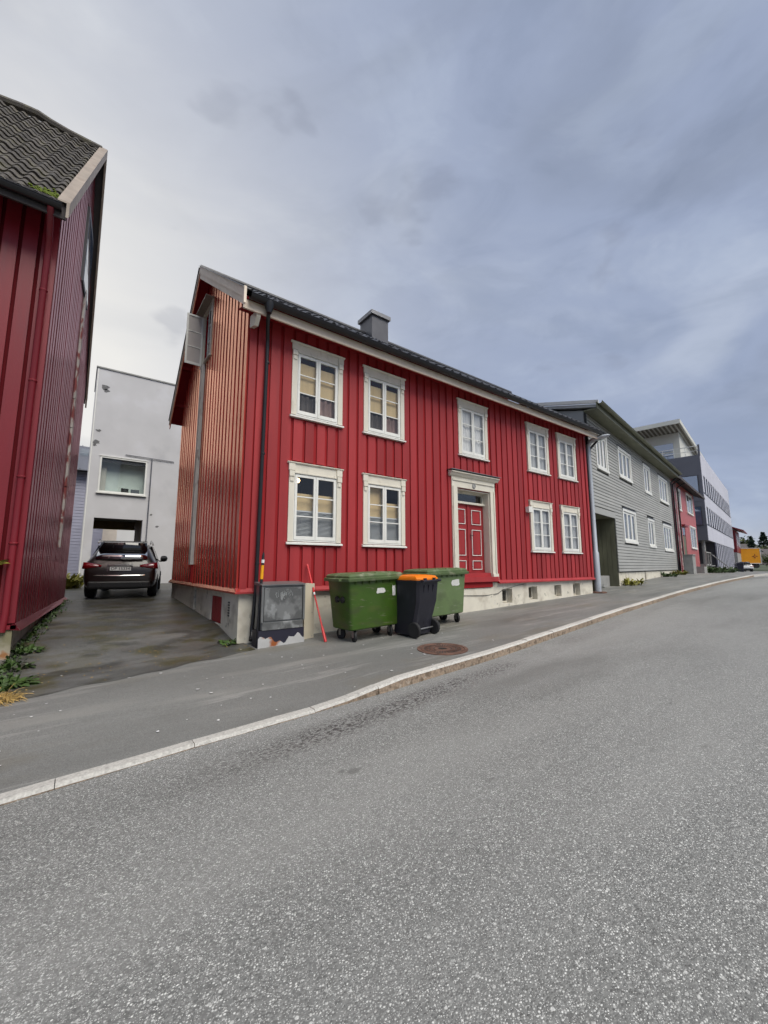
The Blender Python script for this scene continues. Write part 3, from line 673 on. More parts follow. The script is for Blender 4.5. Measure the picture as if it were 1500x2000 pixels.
b = MB(); b.box(x0 - .13, x1 + .16, -.20, 0.0, 2.632, 2.645); H.add(b, 'flashing', 'dull_metal', dsur)
b = MB()   # small carved corbel at the right end of the cornice
for q in range(5): b.box(x1 + .03, x1 + .09, -.09 + .012 * q, 0, 2.43 - .09 * q, 2.50 - .09 * q)
H.add(b, 'corbel', 'red_recess', dsur)
b = MB(); b.lathe([(.075, 0), (.075, .012), (.05, .022), (.045, .012), (.001, .012)], (9.0, -.0565, 2.28), (0, -1, 0), 20); H.add(b, 'round_plate', 'concrete', dsur, smooth=True)
b = MB(); b.box(8.318, 8.345, -.001, .27, -.21, 2.155); b.box(9.695, 9.722, -.001, .27, -.21, 2.155); b.box(8.346, 9.694, -.001, .27, 2.13, 2.155)
H.add(b, 'jamb', 'cream_paint', dsur)
b = MB(); b.box(8.346, 9.694, .14, .27, 1.78, 1.84); b.box(8.346, 8.40, .20, .26, 1.84, 2.13); b.box(9.64, 9.694, .20, .26, 1.84, 2.13); b.box(8.40, 9.64, .20, .26, 2.08, 2.13)
tr = H.add(b, 'transom', 'cream_paint')
b = MB(); b.box(8.40, 9.64, .225, .231, 1.84, 2.08); H.add(b, 'pane', 'window_glass', tr)
for i, (a, c) in enumerate(((8.35, 9.015), (9.025, 9.69))):
    b = MB(); b.box(a, c, .215, .262, -.19, 1.775)
    if i == 0: b.box(c - .045, c + .045, .190, .214, -.18, 1.77)
    leaf = H.add(b, 'door_leaf', 'red_paint')
    for (p0, p1) in ((1.20, 1.63), (.30, 1.05), (-.10, .16)):
        a1, c1 = a + .13, c - .13; b = MB(); t = .017
        b.box(a1, a1 + t, .196, .214, p0, p1); b.box(c1 - t, c1, .196, .214, p0, p1); b.box(a1 + t, c1 - t, .196, .214, p0, p0 + t); b.box(a1 + t, c1 - t, .196, .214, p1 - t, p1)
        H.add(b, 'panel_moulding', 'white_paint', leaf)
        b = MB(); b.box(a1 + .05, c1 - .05, .203, .214, p0 + .05, p1 - .05); H.add(b, 'panel', 'red_paint', leaf)
    if i == 1:
        b = MB(); b.box(a + .03, a + .06, .195, .213, .75, .95); b.cyl((a + .045, .20, .88), (a + .045, .15, .88), .01); b.cyl((a + .045, .152, .88), (a + .15, .152, .88), .01); H.add(b, 'handle', 'black_metal', leaf, smooth=True)
b = MB(); b.box(x0 + .02, x1 + .0, -.10, .262, -.44, -.305); b.box(8.346, 9.694, .0, .262, -.305, -.192); H.add(b, 'door_step', 'red_paint')
b = MB(); b.box(x0 - .3, x1 - .2, -.03, .10, -.60, -.445); H.add(b, 'door_beam', 'red_recess')
# ---- plinth with cellar windows
cw = [(10.22, 10.70, -1.10, -.68), (11.55, 12.02, -1.06, -.65), (13.02, 13.45, -1.03, -.64), (14.22, 14.70, -1.04, -.61)]
b = MB(); wall_holes(b, 'x', .03, .30, HX0 + .02, HX1 - .02, -1.75, -.47, cw)
b.box(8.0, 9.75, .0, .028, -1.7, -.62)
pl = H.add(b, 'plinth', 'plinth')
for a, c, p0, p1 in cw:
    b = MB(); b.box(a + .02, c - .02, .20, .24, p0 + .01, p0 + .05); b.box(a + .02, c - .02, .20, .24, p1 - .05, p1 - .01); b.box(a + .02, a + .06, .20, .24, p0 + .05, p1 - .05); b.box(c - .06, c - .02, .20, .24, p0 + .05, p1 - .05)
    cf = H.add(b, 'cellar_window', 'cream_paint'); b = MB(); b.box(a + .06, c - .06, .218, .223, p0 + .05, p1 - .05); H.add(b, 'pane', 'window_glass', cf)
    b = MB(); b.box(a, c, .31, .5, p0, p1); H.add(b, 'dark_recess', 'dark_inside', cf)
b = MB(); b.tube([(7.6, .02, -.78), (8.6, -.012, -.80), (9.4, -.012, -.83), (10.0, .018, -.80), (10.25, .02, -.70), (10.9, .02, -.60), (11.3, .022, -.56)], .007, 6); H.add(b, 'cable', 'car_trim', pl, smooth=True)
# gable plinth
HATCH = (1.12, 1.98, -1.19, -.63)
b = MB(); wall_holes(b, 'y', HX0 + .02, HX0 + .3, .302, HD - .02, -1.75, -.47, [HATCH, (3.35, 3.62, -1.75, -.52)]); b.box(HX0 + .021, HX0 + .3, .031, .3, -1.749, -.47); gp = H.add(b, 'plinth', 'plinth')
b = MB(); b.box(HX0 + .075, HX0 + .11, HATCH[0], HATCH[1], HATCH[2], HATCH[3]); H.add(b, 'hatch', 'red_recess', gp, label='faded red cellar hatch')
for q in range(3):
    H.piece('plank', 'red_paint', HX0 + .045, HX0 + .072, HATCH[0] + .03 + q * .27, HATCH[0] + .28 + q * .27, HATCH[2] + .02, HATCH[3] - .02, parent=gp)
b = MB(); b.box(HX0 + .25, HX0 + .29, 3.35, 3.62, -1.3, -.52); H.add(b, 'recess_back', 'dark_inside', gp)
b = MB()
for q in range(6): b.box(HX0 + .012, HX0 + .0195, .56, .66, -.72 - q * .05, -.69 - q * .05)
H.add(b, 'vent_grille', 'black_metal', gp)
# ---- gable wall, boards cut to the roof slope
def roof_under(y):
    if y <= RIDGE_Y: return EAVE_Z + (y + .50) * (RIDGE_Z - EAVE_Z) / (RIDGE_Y + .50) - .06
    return RIDGE_Z - (y - RIDGE_Y) * (RIDGE_Z - 4.75) / (6.95 - RIDGE_Y) - .06
GW = (3.10, 4.02, 5.55, 7.05)
b = MB()
ys = [0.061, .8, 1.6, 2.4, GW[0] + .06, RIDGE_Y, GW[1] - .06, 4.8, 5.6, HD - .001]
for i in range(len(ys) - 1):
    a, c = ys[i], ys[i + 1]; inw = a >= GW[0] and c <= GW[1]
    parts = [(-.46, GW[2] + .05, False), (GW[3] - .06, None, True)] if inw else [(-.46, None, True)]
    for p0, p1, top in parts:
        za, zc = (roof_under(a), roof_under(c)) if top else (p1, p1)
        b.hexa([(HX0 + .002, a, p0), (HX0 + .06, a, p0), (HX0 + .06, c, p0), (HX0 + .002, c, p0), (HX0 + .002, a, za), (HX0 + .06, a, za), (HX0 + .06, c, zc), (HX0 + .002, c, zc)])
H.add(b, 'gable_wall', 'red_recess')
y = .03; sp = .262
while y + .16 < HD:
    wv = .155 + random.uniform(-.01, .01)
    cuts = [(GW[2] - .04, GW[3] + .08)] if (y + wv > GW[0] - .06 and y < GW[1] + .06) else []
    for z0, z1 in minus(-.42, max(roof_under(y), roof_under(y + wv)), cuts):
        top = z1 > 4 and not (cuts and abs(z1 - cuts[0][0]) < .01)
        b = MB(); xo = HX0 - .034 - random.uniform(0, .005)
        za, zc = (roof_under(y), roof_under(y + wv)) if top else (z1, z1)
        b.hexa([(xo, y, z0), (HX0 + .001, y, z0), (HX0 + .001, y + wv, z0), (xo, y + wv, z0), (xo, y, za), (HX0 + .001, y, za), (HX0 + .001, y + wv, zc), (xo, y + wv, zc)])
        H.add(b, 'board', 'red_gable_glow')
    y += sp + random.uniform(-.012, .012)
# gable window with one casement standing open
b = MB(); g0, g1, p0, p1 = GW
b.box(HX0 - .06, HX0, g0 - .04, g0 + .06, p0, p1); b.box(HX0 - .06, HX0, g1 - .06, g1 + .04, p0, p1); b.box(HX0 - .07, HX0, g0 - .06, g1 + .06, p1 + .001, p1 + .07)
b.box(HX0 - .09, HX0, g0 - .06, g1 + .06, p0 - .04, p0 - .001)
gw = H.add(b, 'window', 'cream_paint')
b = MB(); b.box(HX0 - .25, HX0, g0 - .10, g1 + .10, p1 + .072, p1 + .10); H.add(b, 'hood_board', 'barge_wood', gw)
gm = (g0 + g1) / 2
b = MB(); b.box(HX0 - .03, HX0 - .005, g0 + .06, g0 + .11, p0, p1); b.box(HX0 - .03, HX0 - .005, gm - .04, gm, p0, p1)
for zz in (p0, p0 + .47, p0 + .95, p1 - .05): b.box(HX0 - .03, HX0 - .005, g0 + .11, gm - .04, zz, zz + .05)
H.add(b, 'sash', 'white_paint', gw)
b = MB(); b.box(HX0 - .02, HX0 - .015, g0 + .11, gm - .04, p0 + .05, p1 - .05); H.add(b, 'pane', 'window_glass', gw)
def opened(xa, xb, yy, s0, s1):
    b = MB(); b.box(xa, xb, yy, yy + .035, s0, s0 + .07); b.box(xa, xb, yy, yy + .035, s1 - .05, s1); b.box(xa, xa + .05, yy, yy + .035, s0 + .07, s1 - .05); b.box(xb - .05, xb, yy, yy + .035, s0 + .07, s1 - .05)
    for q in (1, 2): zz = s0 + .07 + (s1 - s0 - .12) * q / 3; b.box(xa + .05, xb - .05, yy + .006, yy + .03, zz - .012, zz + .012)
    sa = H.add(b, 'open_sash', 'white_paint', gw)
    b = MB(); b.faces([(xa + .05, yy + .018, s0 + .07), (xb - .05, yy + .018, s0 + .07), (xb - .05, yy + .018, s1 - .05), (xa + .05, yy + .018, s1 - .05)], [(0, 1, 2, 3)]); H.add(b, 'pane', 'open_glass', gw)
opened(HX0 - .50, HX0 - .065, g1 - .05, p0 + .01, p1 - .02)
# weathered vertical cover board from the gable window down
b = MB(); b.box(HX0 - .115, HX0 - .034, 3.62, 3.80, .05, GW[2] - .06); H.add(b, 'cover_board', 'worn_cover')
b = MB(); b.box(HX0 - .08, HX0 - .034, 3.66, 3.76, -.40, .04); H.add(b, 'cover_board', 'red_recess')
# ---- roof
b = MB(); rx0, rx1 = 2.16, 16.05
def slab(y0, z0, y1, z1, t):
    b.hexa([(rx0, y0, z0 - t), (rx1, y0, z0 - t), (rx1, y1, z1 - t), (rx0, y1, z1 - t), (rx0, y0, z0), (rx1, y0, z0), (rx1, y1, z1), (rx0, y1, z1)])
slab(-.48, EAVE_Z + .01, RIDGE_Y - .001, RIDGE_Z, .055); slab(RIDGE_Y + .001, RIDGE_Z, 6.95, 4.75, .055)
roof = H.add(b, 'roof', 'red_recess')
def tile_mesh(name, w, l, amp, m, th=.018):
    b = MB(); n = 8; pts = []
    for yy, lift in ((0, .022), (l, 0)):
        for i in range(n + 1):
            t = i / n; pts.append((t * w - w / 2, yy, lift + amp * math.sin(2 * math.pi * t)))
    for i in range(n + 1):
        t = i / n; pts.append((t * w - w / 2, 0, .022 + amp * math.sin(2 * math.pi * t) - th))
    m1 = n + 1
    b.faces(pts, [(i, i + 1, m1 + i + 1, m1 + i) for i in range(n)] + [(2 * m1 + i, 2 * m1 + i + 1, i + 1, i) for i in range(n)])
    return b.mesh(name, m, True)
rs = math.atan2(RIDGE_Z - EAVE_Z, RIDGE_Y + .50); sl = math.hypot(RIDGE_Z - EAVE_Z, RIDGE_Y + .50)
tm = tile_mesh('roof_tile', .305, .40, .045, 'dark_tile', .03)
rest = MB(); nrow = int(sl / .35)
for r_ in range(nrow + 1):
    for c_ in range(46):
        px = rx0 + .16 + c_ * .302; d = -.06 + r_ * .35
        py = -.50 + d * math.cos(rs); pz = EAVE_Z + .085 + d * math.sin(rs)
        if px > rx1 - .1 or py > RIDGE_Y - .2: continue
        if r_ < 6: H.inst('roof_tile', tm, (px, py, pz), (1, 1, 1), (rs + random.uniform(-.01, .01), 0, 0), roof)
        else:
            for i in range(4):
                t0, t1 = i / 4, (i + 1) / 4
                q = lambda t, l: (px - .15 + .302 * t, py + l * math.cos(rs), pz + l * math.sin(rs) + .028 * math.sin(2 * math.pi * t))
                rest.poly([q(t0, 0), q(t1, 0), q(t1, .36), q(t0, .36)])
H.add(rest, 'upper_tiles', 'dark_tile', roof, kind='stuff')
b = MB(); b.tube([(rx0 - .03, RIDGE_Y, RIDGE_Z + .09), (rx1, RIDGE_Y, RIDGE_Z + .09)], .11, 8); H.add(b, 'ridge_cap', 'dark_tile', roof, smooth=True)
b = MB(); bs = (RIDGE_Z - 4.75) / (6.95 - RIDGE_Y)
b.faces([(rx0, RIDGE_Y, RIDGE_Z + .06), (rx1, RIDGE_Y, RIDGE_Z + .06), (rx1, 7.0, 4.76), (rx0, 7.0, 4.76)], [(0, 1, 2, 3)]); H.add(b, 'rear_tiles', 'dark_tile', roof)
# verge: barge boards on the gable side (front pitch has two boards, capped)
fs = (RIDGE_Z - EAVE_Z) / (RIDGE_Y + .5)
def barge(x0, x1, y0, y1, up0, dn0, m, name, slope_front=True):
    b = MB()
    f = (lambda y: EAVE_Z + (y + .5) * fs) if slope_front else (lambda y: RIDGE_Z - (y - RIDGE_Y) * bs)
    b.hexa([(x0, y0, f(y0) - dn0), (x1, y0, f(y0) - dn0), (x1, y1, f(y1) - dn0), (x0, y1, f(y1) - dn0), (x0, y0, f(y0) + up0), (x1, y0, f(y0) + up0), (x1, y1, f(y1) + up0), (x0, y1, f(y1) + up0)])
    return H.add(b, name, m, roof)
barge(2.115, 2.155, -.60, RIDGE_Y - .001, .155, .05, 'fascia_paint', 'barge_board'); barge(2.135, 2.158, -.58, RIDGE_Y - .002, -.052, .20, 'fascia_paint', 'barge_board')
barge(2.115, 2.155, RIDGE_Y + .001, 7.0, .10, .05, 'fascia_paint', 'barge_board', False); barge(2.135, 2.158, RIDGE_Y + .002, 6.98, -.052, .20, 'red_gable_glow', 'barge_board', False)
barge(2.09, 2.24, -.62, RIDGE_Y, .17, -.157, 'chimney_grey', 'verge_flashing'); barge(2.09, 2.24, RIDGE_Y + .001, 7.0, .115, -.102, 'chimney_grey', 'verge_flashing', False)
b = MB(); b.box(2.112, 2.16, -.625, -.604, EAVE_Z - .24, EAVE_Z + .10); H.add(b, 'barge_end', 'fascia_paint', roof)
# fascia, soffit boards, brackets
b = MB(); b.box(rx0, rx1, -.46, -.42, EAVE_Z - .235, EAVE_Z - .05); H.add(b, 'fascia', 'fascia_paint')
b = MB(); b.hexa([(2.2, -.42, EAVE_Z - .15), (HX1, -.42, EAVE_Z - .15), (HX1, 0, EAVE_Z - .03), (2.2, 0, EAVE_Z - .03), (2.2, -.42, EAVE_Z - .13), (HX1, -.42, EAVE_Z - .13), (HX1, 0, EAVE_Z - .01), (2.2, 0, EAVE_Z - .01)]); H.add(b, 'soffit', 'red_recess')
b = MB(); b.prism([(-.42, EAVE_Z - .16), (-.42, EAVE_Z - .28), (-.3, EAVE_Z - .42), (-.03, EAVE_Z - .34), (-.03, EAVE_Z - .10)], 'x', HX0 - .02, HX0 + .06); H.add(b, 'bracket', 'cream_paint')
# rafters under the gable overhang
for yy in (.5, 1.5, 2.5, 4.5, 5.5, 6.4):
    H.piece('purlin_end', 'red_recess', 2.16, HX0 - .036, yy, yy + .10, roof_under(yy) - .10, roof_under(yy) - .005)
# gutter (half pipe) and downpipes
def half_pipe(x0, x1, y, z, r):
    b = MB(); n = 8; rings = []
    for xx in (x0, x1):
        o = [(xx, y + r * math.cos(math.pi + math.pi * i / n), z + r * math.sin(math.pi + math.pi * i / n)) for i in range(n + 1)]
        i_ = [(xx, y + (r - .006) * math.cos(2 * math.pi - math.pi * i / n), z + (r - .006) * math.sin(2 * math.pi - math.pi * i / n)) for i in range(n + 1)]
        rings.append(o + i_)
    b.loft(rings); b.tube([(x0, y - r, z), (x1, y - r, z)], .010, 6)
    return b
gut = H.add(half_pipe(2.25, 15.95, -.565, EAVE_Z + .005, .085), 'gutter', 'black_metal', smooth=True)
for i in range(14):
    b = MB(); xx = 2.75 + i * .98; b.tube([(xx, -.665, EAVE_Z + .05), (xx, -.60, EAVE_Z + .10), (xx, -.50, EAVE_Z + .09)], .008, 5); H.add(b, 'gutter_bracket', 'dull_metal', gut)
b = MB(); b.tube([(2.62, -.56, EAVE_Z - .04), (2.62, -.54, EAVE_Z - .16), (2.70, -.30, EAVE_Z - .36), (2.78, -.11, EAVE_Z - .52), (2.79, -.085, EAVE_Z - .70), (2.745, -.09, -.45), (2.70, -.09, -1.12), (2.69, -.12, -1.24), (2.64, -.22, -1.33)], .037, 12)
dp = H.add(b, 'downpipe', 'black_metal', smooth=True)
for zz in (4.1, 2.2, .05): 
    t = (EAVE_Z - .85 - zz) / (EAVE_Z - .85 + .45); xx = 2.80 - .055 * t
    b = MB(); b.lathe([(.042, -.02), (.045, 0), (.042, .02)], (xx, -.088, zz), (0, 0, 1), 12); H.add(b, 'pipe_clip', 'black_metal', dp, smooth=True)
b = MB(); b.lathe([(.05, -.2), (.09, -.06), (.10, .02)], (2.62, -.56, EAVE_Z - .03), (0, 0, 1), 12); H.add(b, 'outlet', 'black_metal', dp, smooth=True)
b = MB(); b.tube([(15.85, -.56, EAVE_Z - .03), (15.88, -.45, EAVE_Z - .22), (16.0, -.02, EAVE_Z - .50), (16.04, .02, EAVE_Z - .8), (16.06, .03, -.80)], .042, 10); H.add(b, 'downpipe', 'black_metal', smooth=True)
# chimney
b = MB(); b.box(7.62, 8.32, 3.1, 3.85, 7.5, 8.74); ch = H.add(b, 'chimney', 'chimney_grey', roof)
b = MB(); b.box(7.55, 8.39, 3.03, 3.92, 8.742, 8.88); H.add(b, 'chimney_cap', 'chimney_cap', roof)
# small white box beside the lower right windows
b = MB(); b.box(11.50, 11.69, -.16, -.03, 1.72, 1.90); H.add(b, 'junction_box', 'white_paint')
# lit globe lamp inside the lower left window
b = MB(); b.lathe([(.001, -.06), (.04, -.045), (.06, 0), (.04, .045), (.001, .06)], (3.98, .9, 1.98), (0, 0, 1), 14)
lamp = Thing('globe_lamp', (3.98, .9, 2.45), 'lit warm globe lamp behind the lower window nearest the black downpipe', 'lamp')
lamp.add(b, 'globe', 'lamp_glow', smooth=True); b = MB(); b.cyl((3.98, .9, 2.04), (3.98, .9, 2.45), .006, n=6); lamp.add(b, 'cord', 'car_trim')

# ------------------------------------------------------------------ the taller dark red building at the left edge
LB = Thing('dark_red_house', (-.7, .8, -1.55), 'tall dark red timber building with mossy wavy roof tiles at the left edge', 'house')
LY0, LY1, LX0 = .8, 7.2, -7.5
def lx(y): return -.70 + .49 * (y - .8) / 6.4
LE, LRY, LRZ, LRE = 6.05, 4.2, 10.80, 5.05
def lroof(y): return LE + (y - .35) * (LRZ - LE) / (LRY - .35) if y <= LRY else LRZ - (y - LRY) * (LRZ - LRE) / (7.5 - LRY)
b = MB(); b.box(LX0, -.70, LY0 + .002, LY0 + .06, -.88, 6.25); b.box(LX0, -.3, LY1 - .06, LY1, -.88, 5.3); b.box(LX0, LX0 + .06, LY0 + .07, LY1 - .07, -.88, 6.2)
LB.add(b, 'wall', 'barn_recess')
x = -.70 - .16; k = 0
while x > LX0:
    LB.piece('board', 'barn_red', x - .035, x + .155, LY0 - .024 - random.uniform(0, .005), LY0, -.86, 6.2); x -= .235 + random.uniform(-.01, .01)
LB.piece('corner_board', 'barn_red', -.845, -.685, LY0 - .036, LY0 - .025, -.86, 6.2)
b = MB(); n = 12
for i in range(n):
    a, c = LY0 + .07 + (LY1 - LY0 - .08) * i / n, LY0 + .07 + (LY1 - LY0 - .08) * (i + 1) / n
    b.hexa([(lx(a) - .06, a, -.88), (lx(a) - .002, a, -.88), (lx(c) - .002, c, -.88), (lx(c) - .06, c, -.88), (lx(a) - .06, a, lroof(a) - .05), (lx(a) - .002, a, lroof(a) - .05), (lx(c) - .002, c, lroof(c) - .05), (lx(c) - .06, c, lroof(c) - .05)])
LB.add(b, 'gable_wall', 'barn_recess')
LW = (3.9, 5.3, 6.9, 8.9)
y = LY0 + .01
while y + .14 < LY1:
    wv = .145
    cuts = [(LW[2], LW[3])] if (y + wv > LW[0] and y < LW[1]) else []
    top = max(lroof(y), lroof(y + wv)) - .05
    for z0, z1 in minus(-.86, top, cuts):
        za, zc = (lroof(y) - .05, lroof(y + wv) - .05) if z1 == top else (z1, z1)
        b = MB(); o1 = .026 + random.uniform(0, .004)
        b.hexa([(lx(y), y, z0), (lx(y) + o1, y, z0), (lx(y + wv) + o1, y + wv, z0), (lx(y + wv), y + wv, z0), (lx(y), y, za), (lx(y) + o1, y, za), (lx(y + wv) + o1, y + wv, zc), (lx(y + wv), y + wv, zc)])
        LB.add(b, 'board', 'barn_red_shaded')
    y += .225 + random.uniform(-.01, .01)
b = MB(); f = lambda y, o: lx(y) + o
b.hexa([(f(LW[0], .0), LW[0], LW[2]), (f(LW[0], .06), LW[0], LW[2]), (f(LW[1], .06), LW[1], LW[2]), (f(LW[1], .0), LW[1], LW[2]), (f(LW[0], .0), LW[0], LW[3]), (f(LW[0], .06), LW[0], LW[3]), (f(LW[1], .06), LW[1], LW[3]), (f(LW[1], .0), LW[1], LW[3])])
lw = LB.add(b, 'window', 'dark_frame')
for q in range(3):
    z0 = LW[2] + .08 + q * .58; b = MB(); a, c = LW[0] + .08, LW[1] - .08
    b.hexa([(f(a, .061), a, z0), (f(a, .068), a, z0), (f(c, .068), c, z0), (f(c, .061), c, z0), (f(a, .061), a, z0 + .54), (f(a, .068), a, z0 + .54), (f(c, .068), c, z0 + .54), (f(c, .061), c, z0 + .54)])
    LB.add(b, 'pane', 'painted_sky_glass', lw)
b = MB()   # peeling vertical board on the gable
for i in range(9):
    z0, z1 = .45 + i * .74, .45 + (i + 1) * .74 - .01; y0 = 4.62 + random.uniform(-.02, .02)
    b.hexa([(f(y0, .03), y0, z0), (f(y0, .075), y0, z0), (f(y0 + .2, .075), y0 + .2, z0), (f(y0 + .2, .03), y0 + .2, z0), (f(y0, .03), y0, z1), (f(y0, .075), y0, z1), (f(y0 + .2, .075), y0 + .2, z1), (f(y0 + .2, .03), y0 + .2, z1)])
LB.add(b, 'cover_board', 'peeled_paint')
# skirt, plinth
b = MB(); b.box(LX0, -.66, LY0 - .11, LY0 + .0, -.945, -.885); LB.add(b, 'skirt_board', 'barn_red')
b = MB(); b.hexa([(lx(LY0 - .1) - .02, LY0 - .11, -.95), (lx(LY0 - .1) + .10, LY0 - .11, -.97), (lx(LY1) + .10, LY1, -.93), (lx(LY1) - .02, LY1, -.91), (lx(LY0 - .1) - .02, LY0 - .11, -.88), (lx(LY0 - .1) + .03, LY0 - .11, -.86), (lx(LY1) + .03, LY1, -.86), (lx(LY1) - .02, LY1, -.86)]); LB.add(b, 'skirt_board', 'barn_red_shaded')
b = MB(); b.box(LX0 + .05, -.74, LY0 + .03, LY0 + .35, -2.1, -.95); b.hexa([(lx(LY0) - .34, LY0 + .36, -2.1), (lx(LY0) - .03, LY0 + .36, -2.1), (lx(LY1) - .03, LY1 - .03, -2.1), (lx(LY1) - .34, LY1 - .03, -2.1), (lx(LY0) - .34, LY0 + .36, -.95), (lx(LY0) - .03, LY0 + .36, -.95), (lx(LY1) - .03, LY1 - .03, -.93), (lx(LY1) - .34, LY1 - .03, -.93)]); LB.add(b, 'plinth', 'old_plinth')
b = MB(); b.box(LX0, -.70, LY0 - .085, LY0 + .029, -1.9, -.955); LB.add(b, 'stained_plinth_face', 'old_plinth')
# roof
b = MB(); s1 = (LRZ - LE) / (LRY - .35)
def lslab(y0, z0, y1, z1, t, xr0, xr1):
    b.hexa([(LX0 - .2, y0, z0 - t), (xr0, y0, z0 - t), (xr1, y1, z1 - t), (LX0 - .2, y1, z1 - t), (LX0 - .2, y0, z0), (xr0, y0, z0), (xr1, y1, z1), (LX0 - .2, y1, z1)])
lslab(.25, lroof(.25), LRY - .001, LRZ, .05, -.60, -.235); lslab(LRY + .001, LRZ, 7.5, LRE, .05, -.235, -.165)
lr = LB.add(b, 'roof', 'roof_felt')
ls = math.atan(s1); lt = tile_mesh('roof_tile', .205, .34, .026, 'mossy_tile', .03)
rest = MB(); rows = int(math.hypot(LRZ - lroof(.2), LRY - .2) / .285)
for r_ in range(rows):
    d = r_ * .285; py = .20 + d * math.cos(ls); pz = lroof(.2) + .045 + d * math.sin(ls)
    xr = -.72 + (.365) * (py - .25) / (LRY - .25)
    for c_ in range(36):
        px = xr - c_ * .203
        if c_ < 12: LB.inst('roof_tile', lt, (px, py + random.uniform(-.01, .01), pz), (1, 1, 1), (ls - .02 + random.uniform(-.02, .02), random.uniform(-.02, .02), 0), lr)
        else:
            for i in range(4):
                q = lambda t, l: (px - .1 + .203 * t, py + l * math.cos(ls), pz + l * math.sin(ls) + .026 * math.sin(2 * math.pi * t))
                rest.poly([q(i / 4, 0), q((i + 1) / 4, 0), q((i + 1) / 4, .31), q(i / 4, .31)])
LB.add(rest, 'other_tiles', 'mossy_tile', lr, kind='stuff')
b = MB(); b.tube([(-7.6, LRY, LRZ + .06), (-2.3, LRY, LRZ + .06), (-1.9, LRY, LRZ + .13), (-1.6, LRY, LRZ + .16), (-1.35, LRY, LRZ + .10), (-1.0, LRY, LRZ + .06), (-.30, LRY, LRZ + .05)], .10, 8); LB.add(b, 'ridge_cap', 'mossy_tile', lr, smooth=True)
def lbarge(off0, off1, up, dn, m, name):
    for (ya, xa, yb_, xb) in ((.16, -.575, LRY, -.215), (LRY + .001, -.215, 7.52, -.15)):
        b = MB(); b.hexa([(xa + off0, ya, lroof(ya) - dn), (xa + off1, ya, lroof(ya) - dn), (xb + off1, yb_, lroof(yb_) - dn), (xb + off0, yb_, lroof(yb_) - dn), (xa + off0, ya, lroof(ya) + up), (xa + off1, ya, lroof(ya) + up), (xb + off1, yb_, lroof(yb_) + up), (xb + off0, yb_, lroof(yb_) + up)])
        LB.add(b, name, m, lr)
lbarge(-.01, .03, .12, .13, 'barge_wood', 'barge_board'); lbarge(-.13, .035, .15, -.122, 'barge_wood', 'verge_board')
# eave gutter and the red downpipe
b = half_pipe(-7.6, -.64, .17, lroof(.2) - .01, .085); LB.add(b, 'gutter', 'black_metal', smooth=True)
b = MB(); b.hexa([(-7.5, .22, 6.0), (-.60, .22, 6.0), (-.60, .8, 6.25), (-7.5, .8, 6.25), (-7.5, .22, 5.97), (-.60, .22, 5.97), (-.60, .8, 6.22), (-7.5, .8, 6.22)]); LB.add(b, 'soffit', 'roof_felt')
b = MB(); b.box(-7.5, -.58, .215, .25, 5.68, 5.97); LB.add(b, 'fascia', 'roof_felt')
b = MB(); b.tube([(-.78, .18, lroof(.2) - .08), (-.78, .24, 5.70), (-.79, .60, 5.45), (-.80, .70, 5.25), (-.80, .705, -.70), (-.82, .69, -.98)], .048, 12); ldp = LB.add(b, 'downpipe', 'barn_red', smooth=True)
for zz in (4.6, 3.0, 1.4, .35): b = MB(); b.lathe([(.053, -.02), (.06, -.01), (.06, .01), (.05, .02)], (-.80, .705, zz), (0, 0, 1), 12); LB.add(b, 'pipe_joint', 'barn_red', ldp, smooth=True)
b = MB(); random.seed(3)
for i in range(90):
    px, py = -.72 + random.gauss(-.12, .12), .24 + abs(random.gauss(0, .09)); pz = lroof(py) + .09; r_ = random.uniform(.015, .035)
    b.lathe([(r_, 0), (r_ * .8, r_ * .6), (.002, r_)], (px, py, pz), (0, 0, 1), 5)
LB.add(b, 'moss_cushions', 'moss', lr, kind='stuff')
# ------------------------------------------------------------------ street frame that bends away beyond the red house
F2 = Matrix.Translation((15.7, 0, 0)) @ Matrix.Rotation(R(9.33), 4, 'Z')
def w2(u, v, z=0): return F2 @ Vector((u, v, z))
def zg(u, v=0): p = w2(u, v); return walk_z(p.x, min(p.y, house_line(p.x)))
def plain_window(T, x0, x1, z0, z1, lights, frame='white_paint', glass='window_glass', y=0, casing=.10, depth=.06, mullion=.06, curtain=True):
    b = MB(); b.box(x0 - casing, x0, y - depth, y, z0, z1); b.box(x1, x1 + casing, y - depth, y, z0, z1)
    b.box(x0 - casing, x1 + casing, y - depth - .01, y, z1 + .001, z1 + casing); b.box(x0 - casing, x1 + casing, y - depth - .03, y, z0 - casing * .8, z0 - .001)
    w = T.add(b, 'window', frame)
    step = (x1 - x0) / lights
    for i in range(lights):
        a, c = x0 + i * step + .004, x0 + (i + 1) * step - .004; b = MB(); t = mullion
        b.box(a, a + t, y - .03, y + .01, z0, z1); b.box(c - t, c, y - .03, y + .01, z0, z1); b.box(a + t, c - t, y - .03, y + .01, z0, z0 + t); b.box(a + t, c - t, y - .03, y + .01, z1 - t, z1)
        T.add(b, 'sash', frame, w)
        b = MB(); b.box(a + t, c - t, y - .012, y - .008, z0 + t, z1 - t); T.add(b, 'pane', glass, w)
    if curtain:
        b = MB(); b.box(x0, x1, y + .06, y + .07, z0, z1); T.add(b, 'curtain', 'curtain_white', w)
    return w
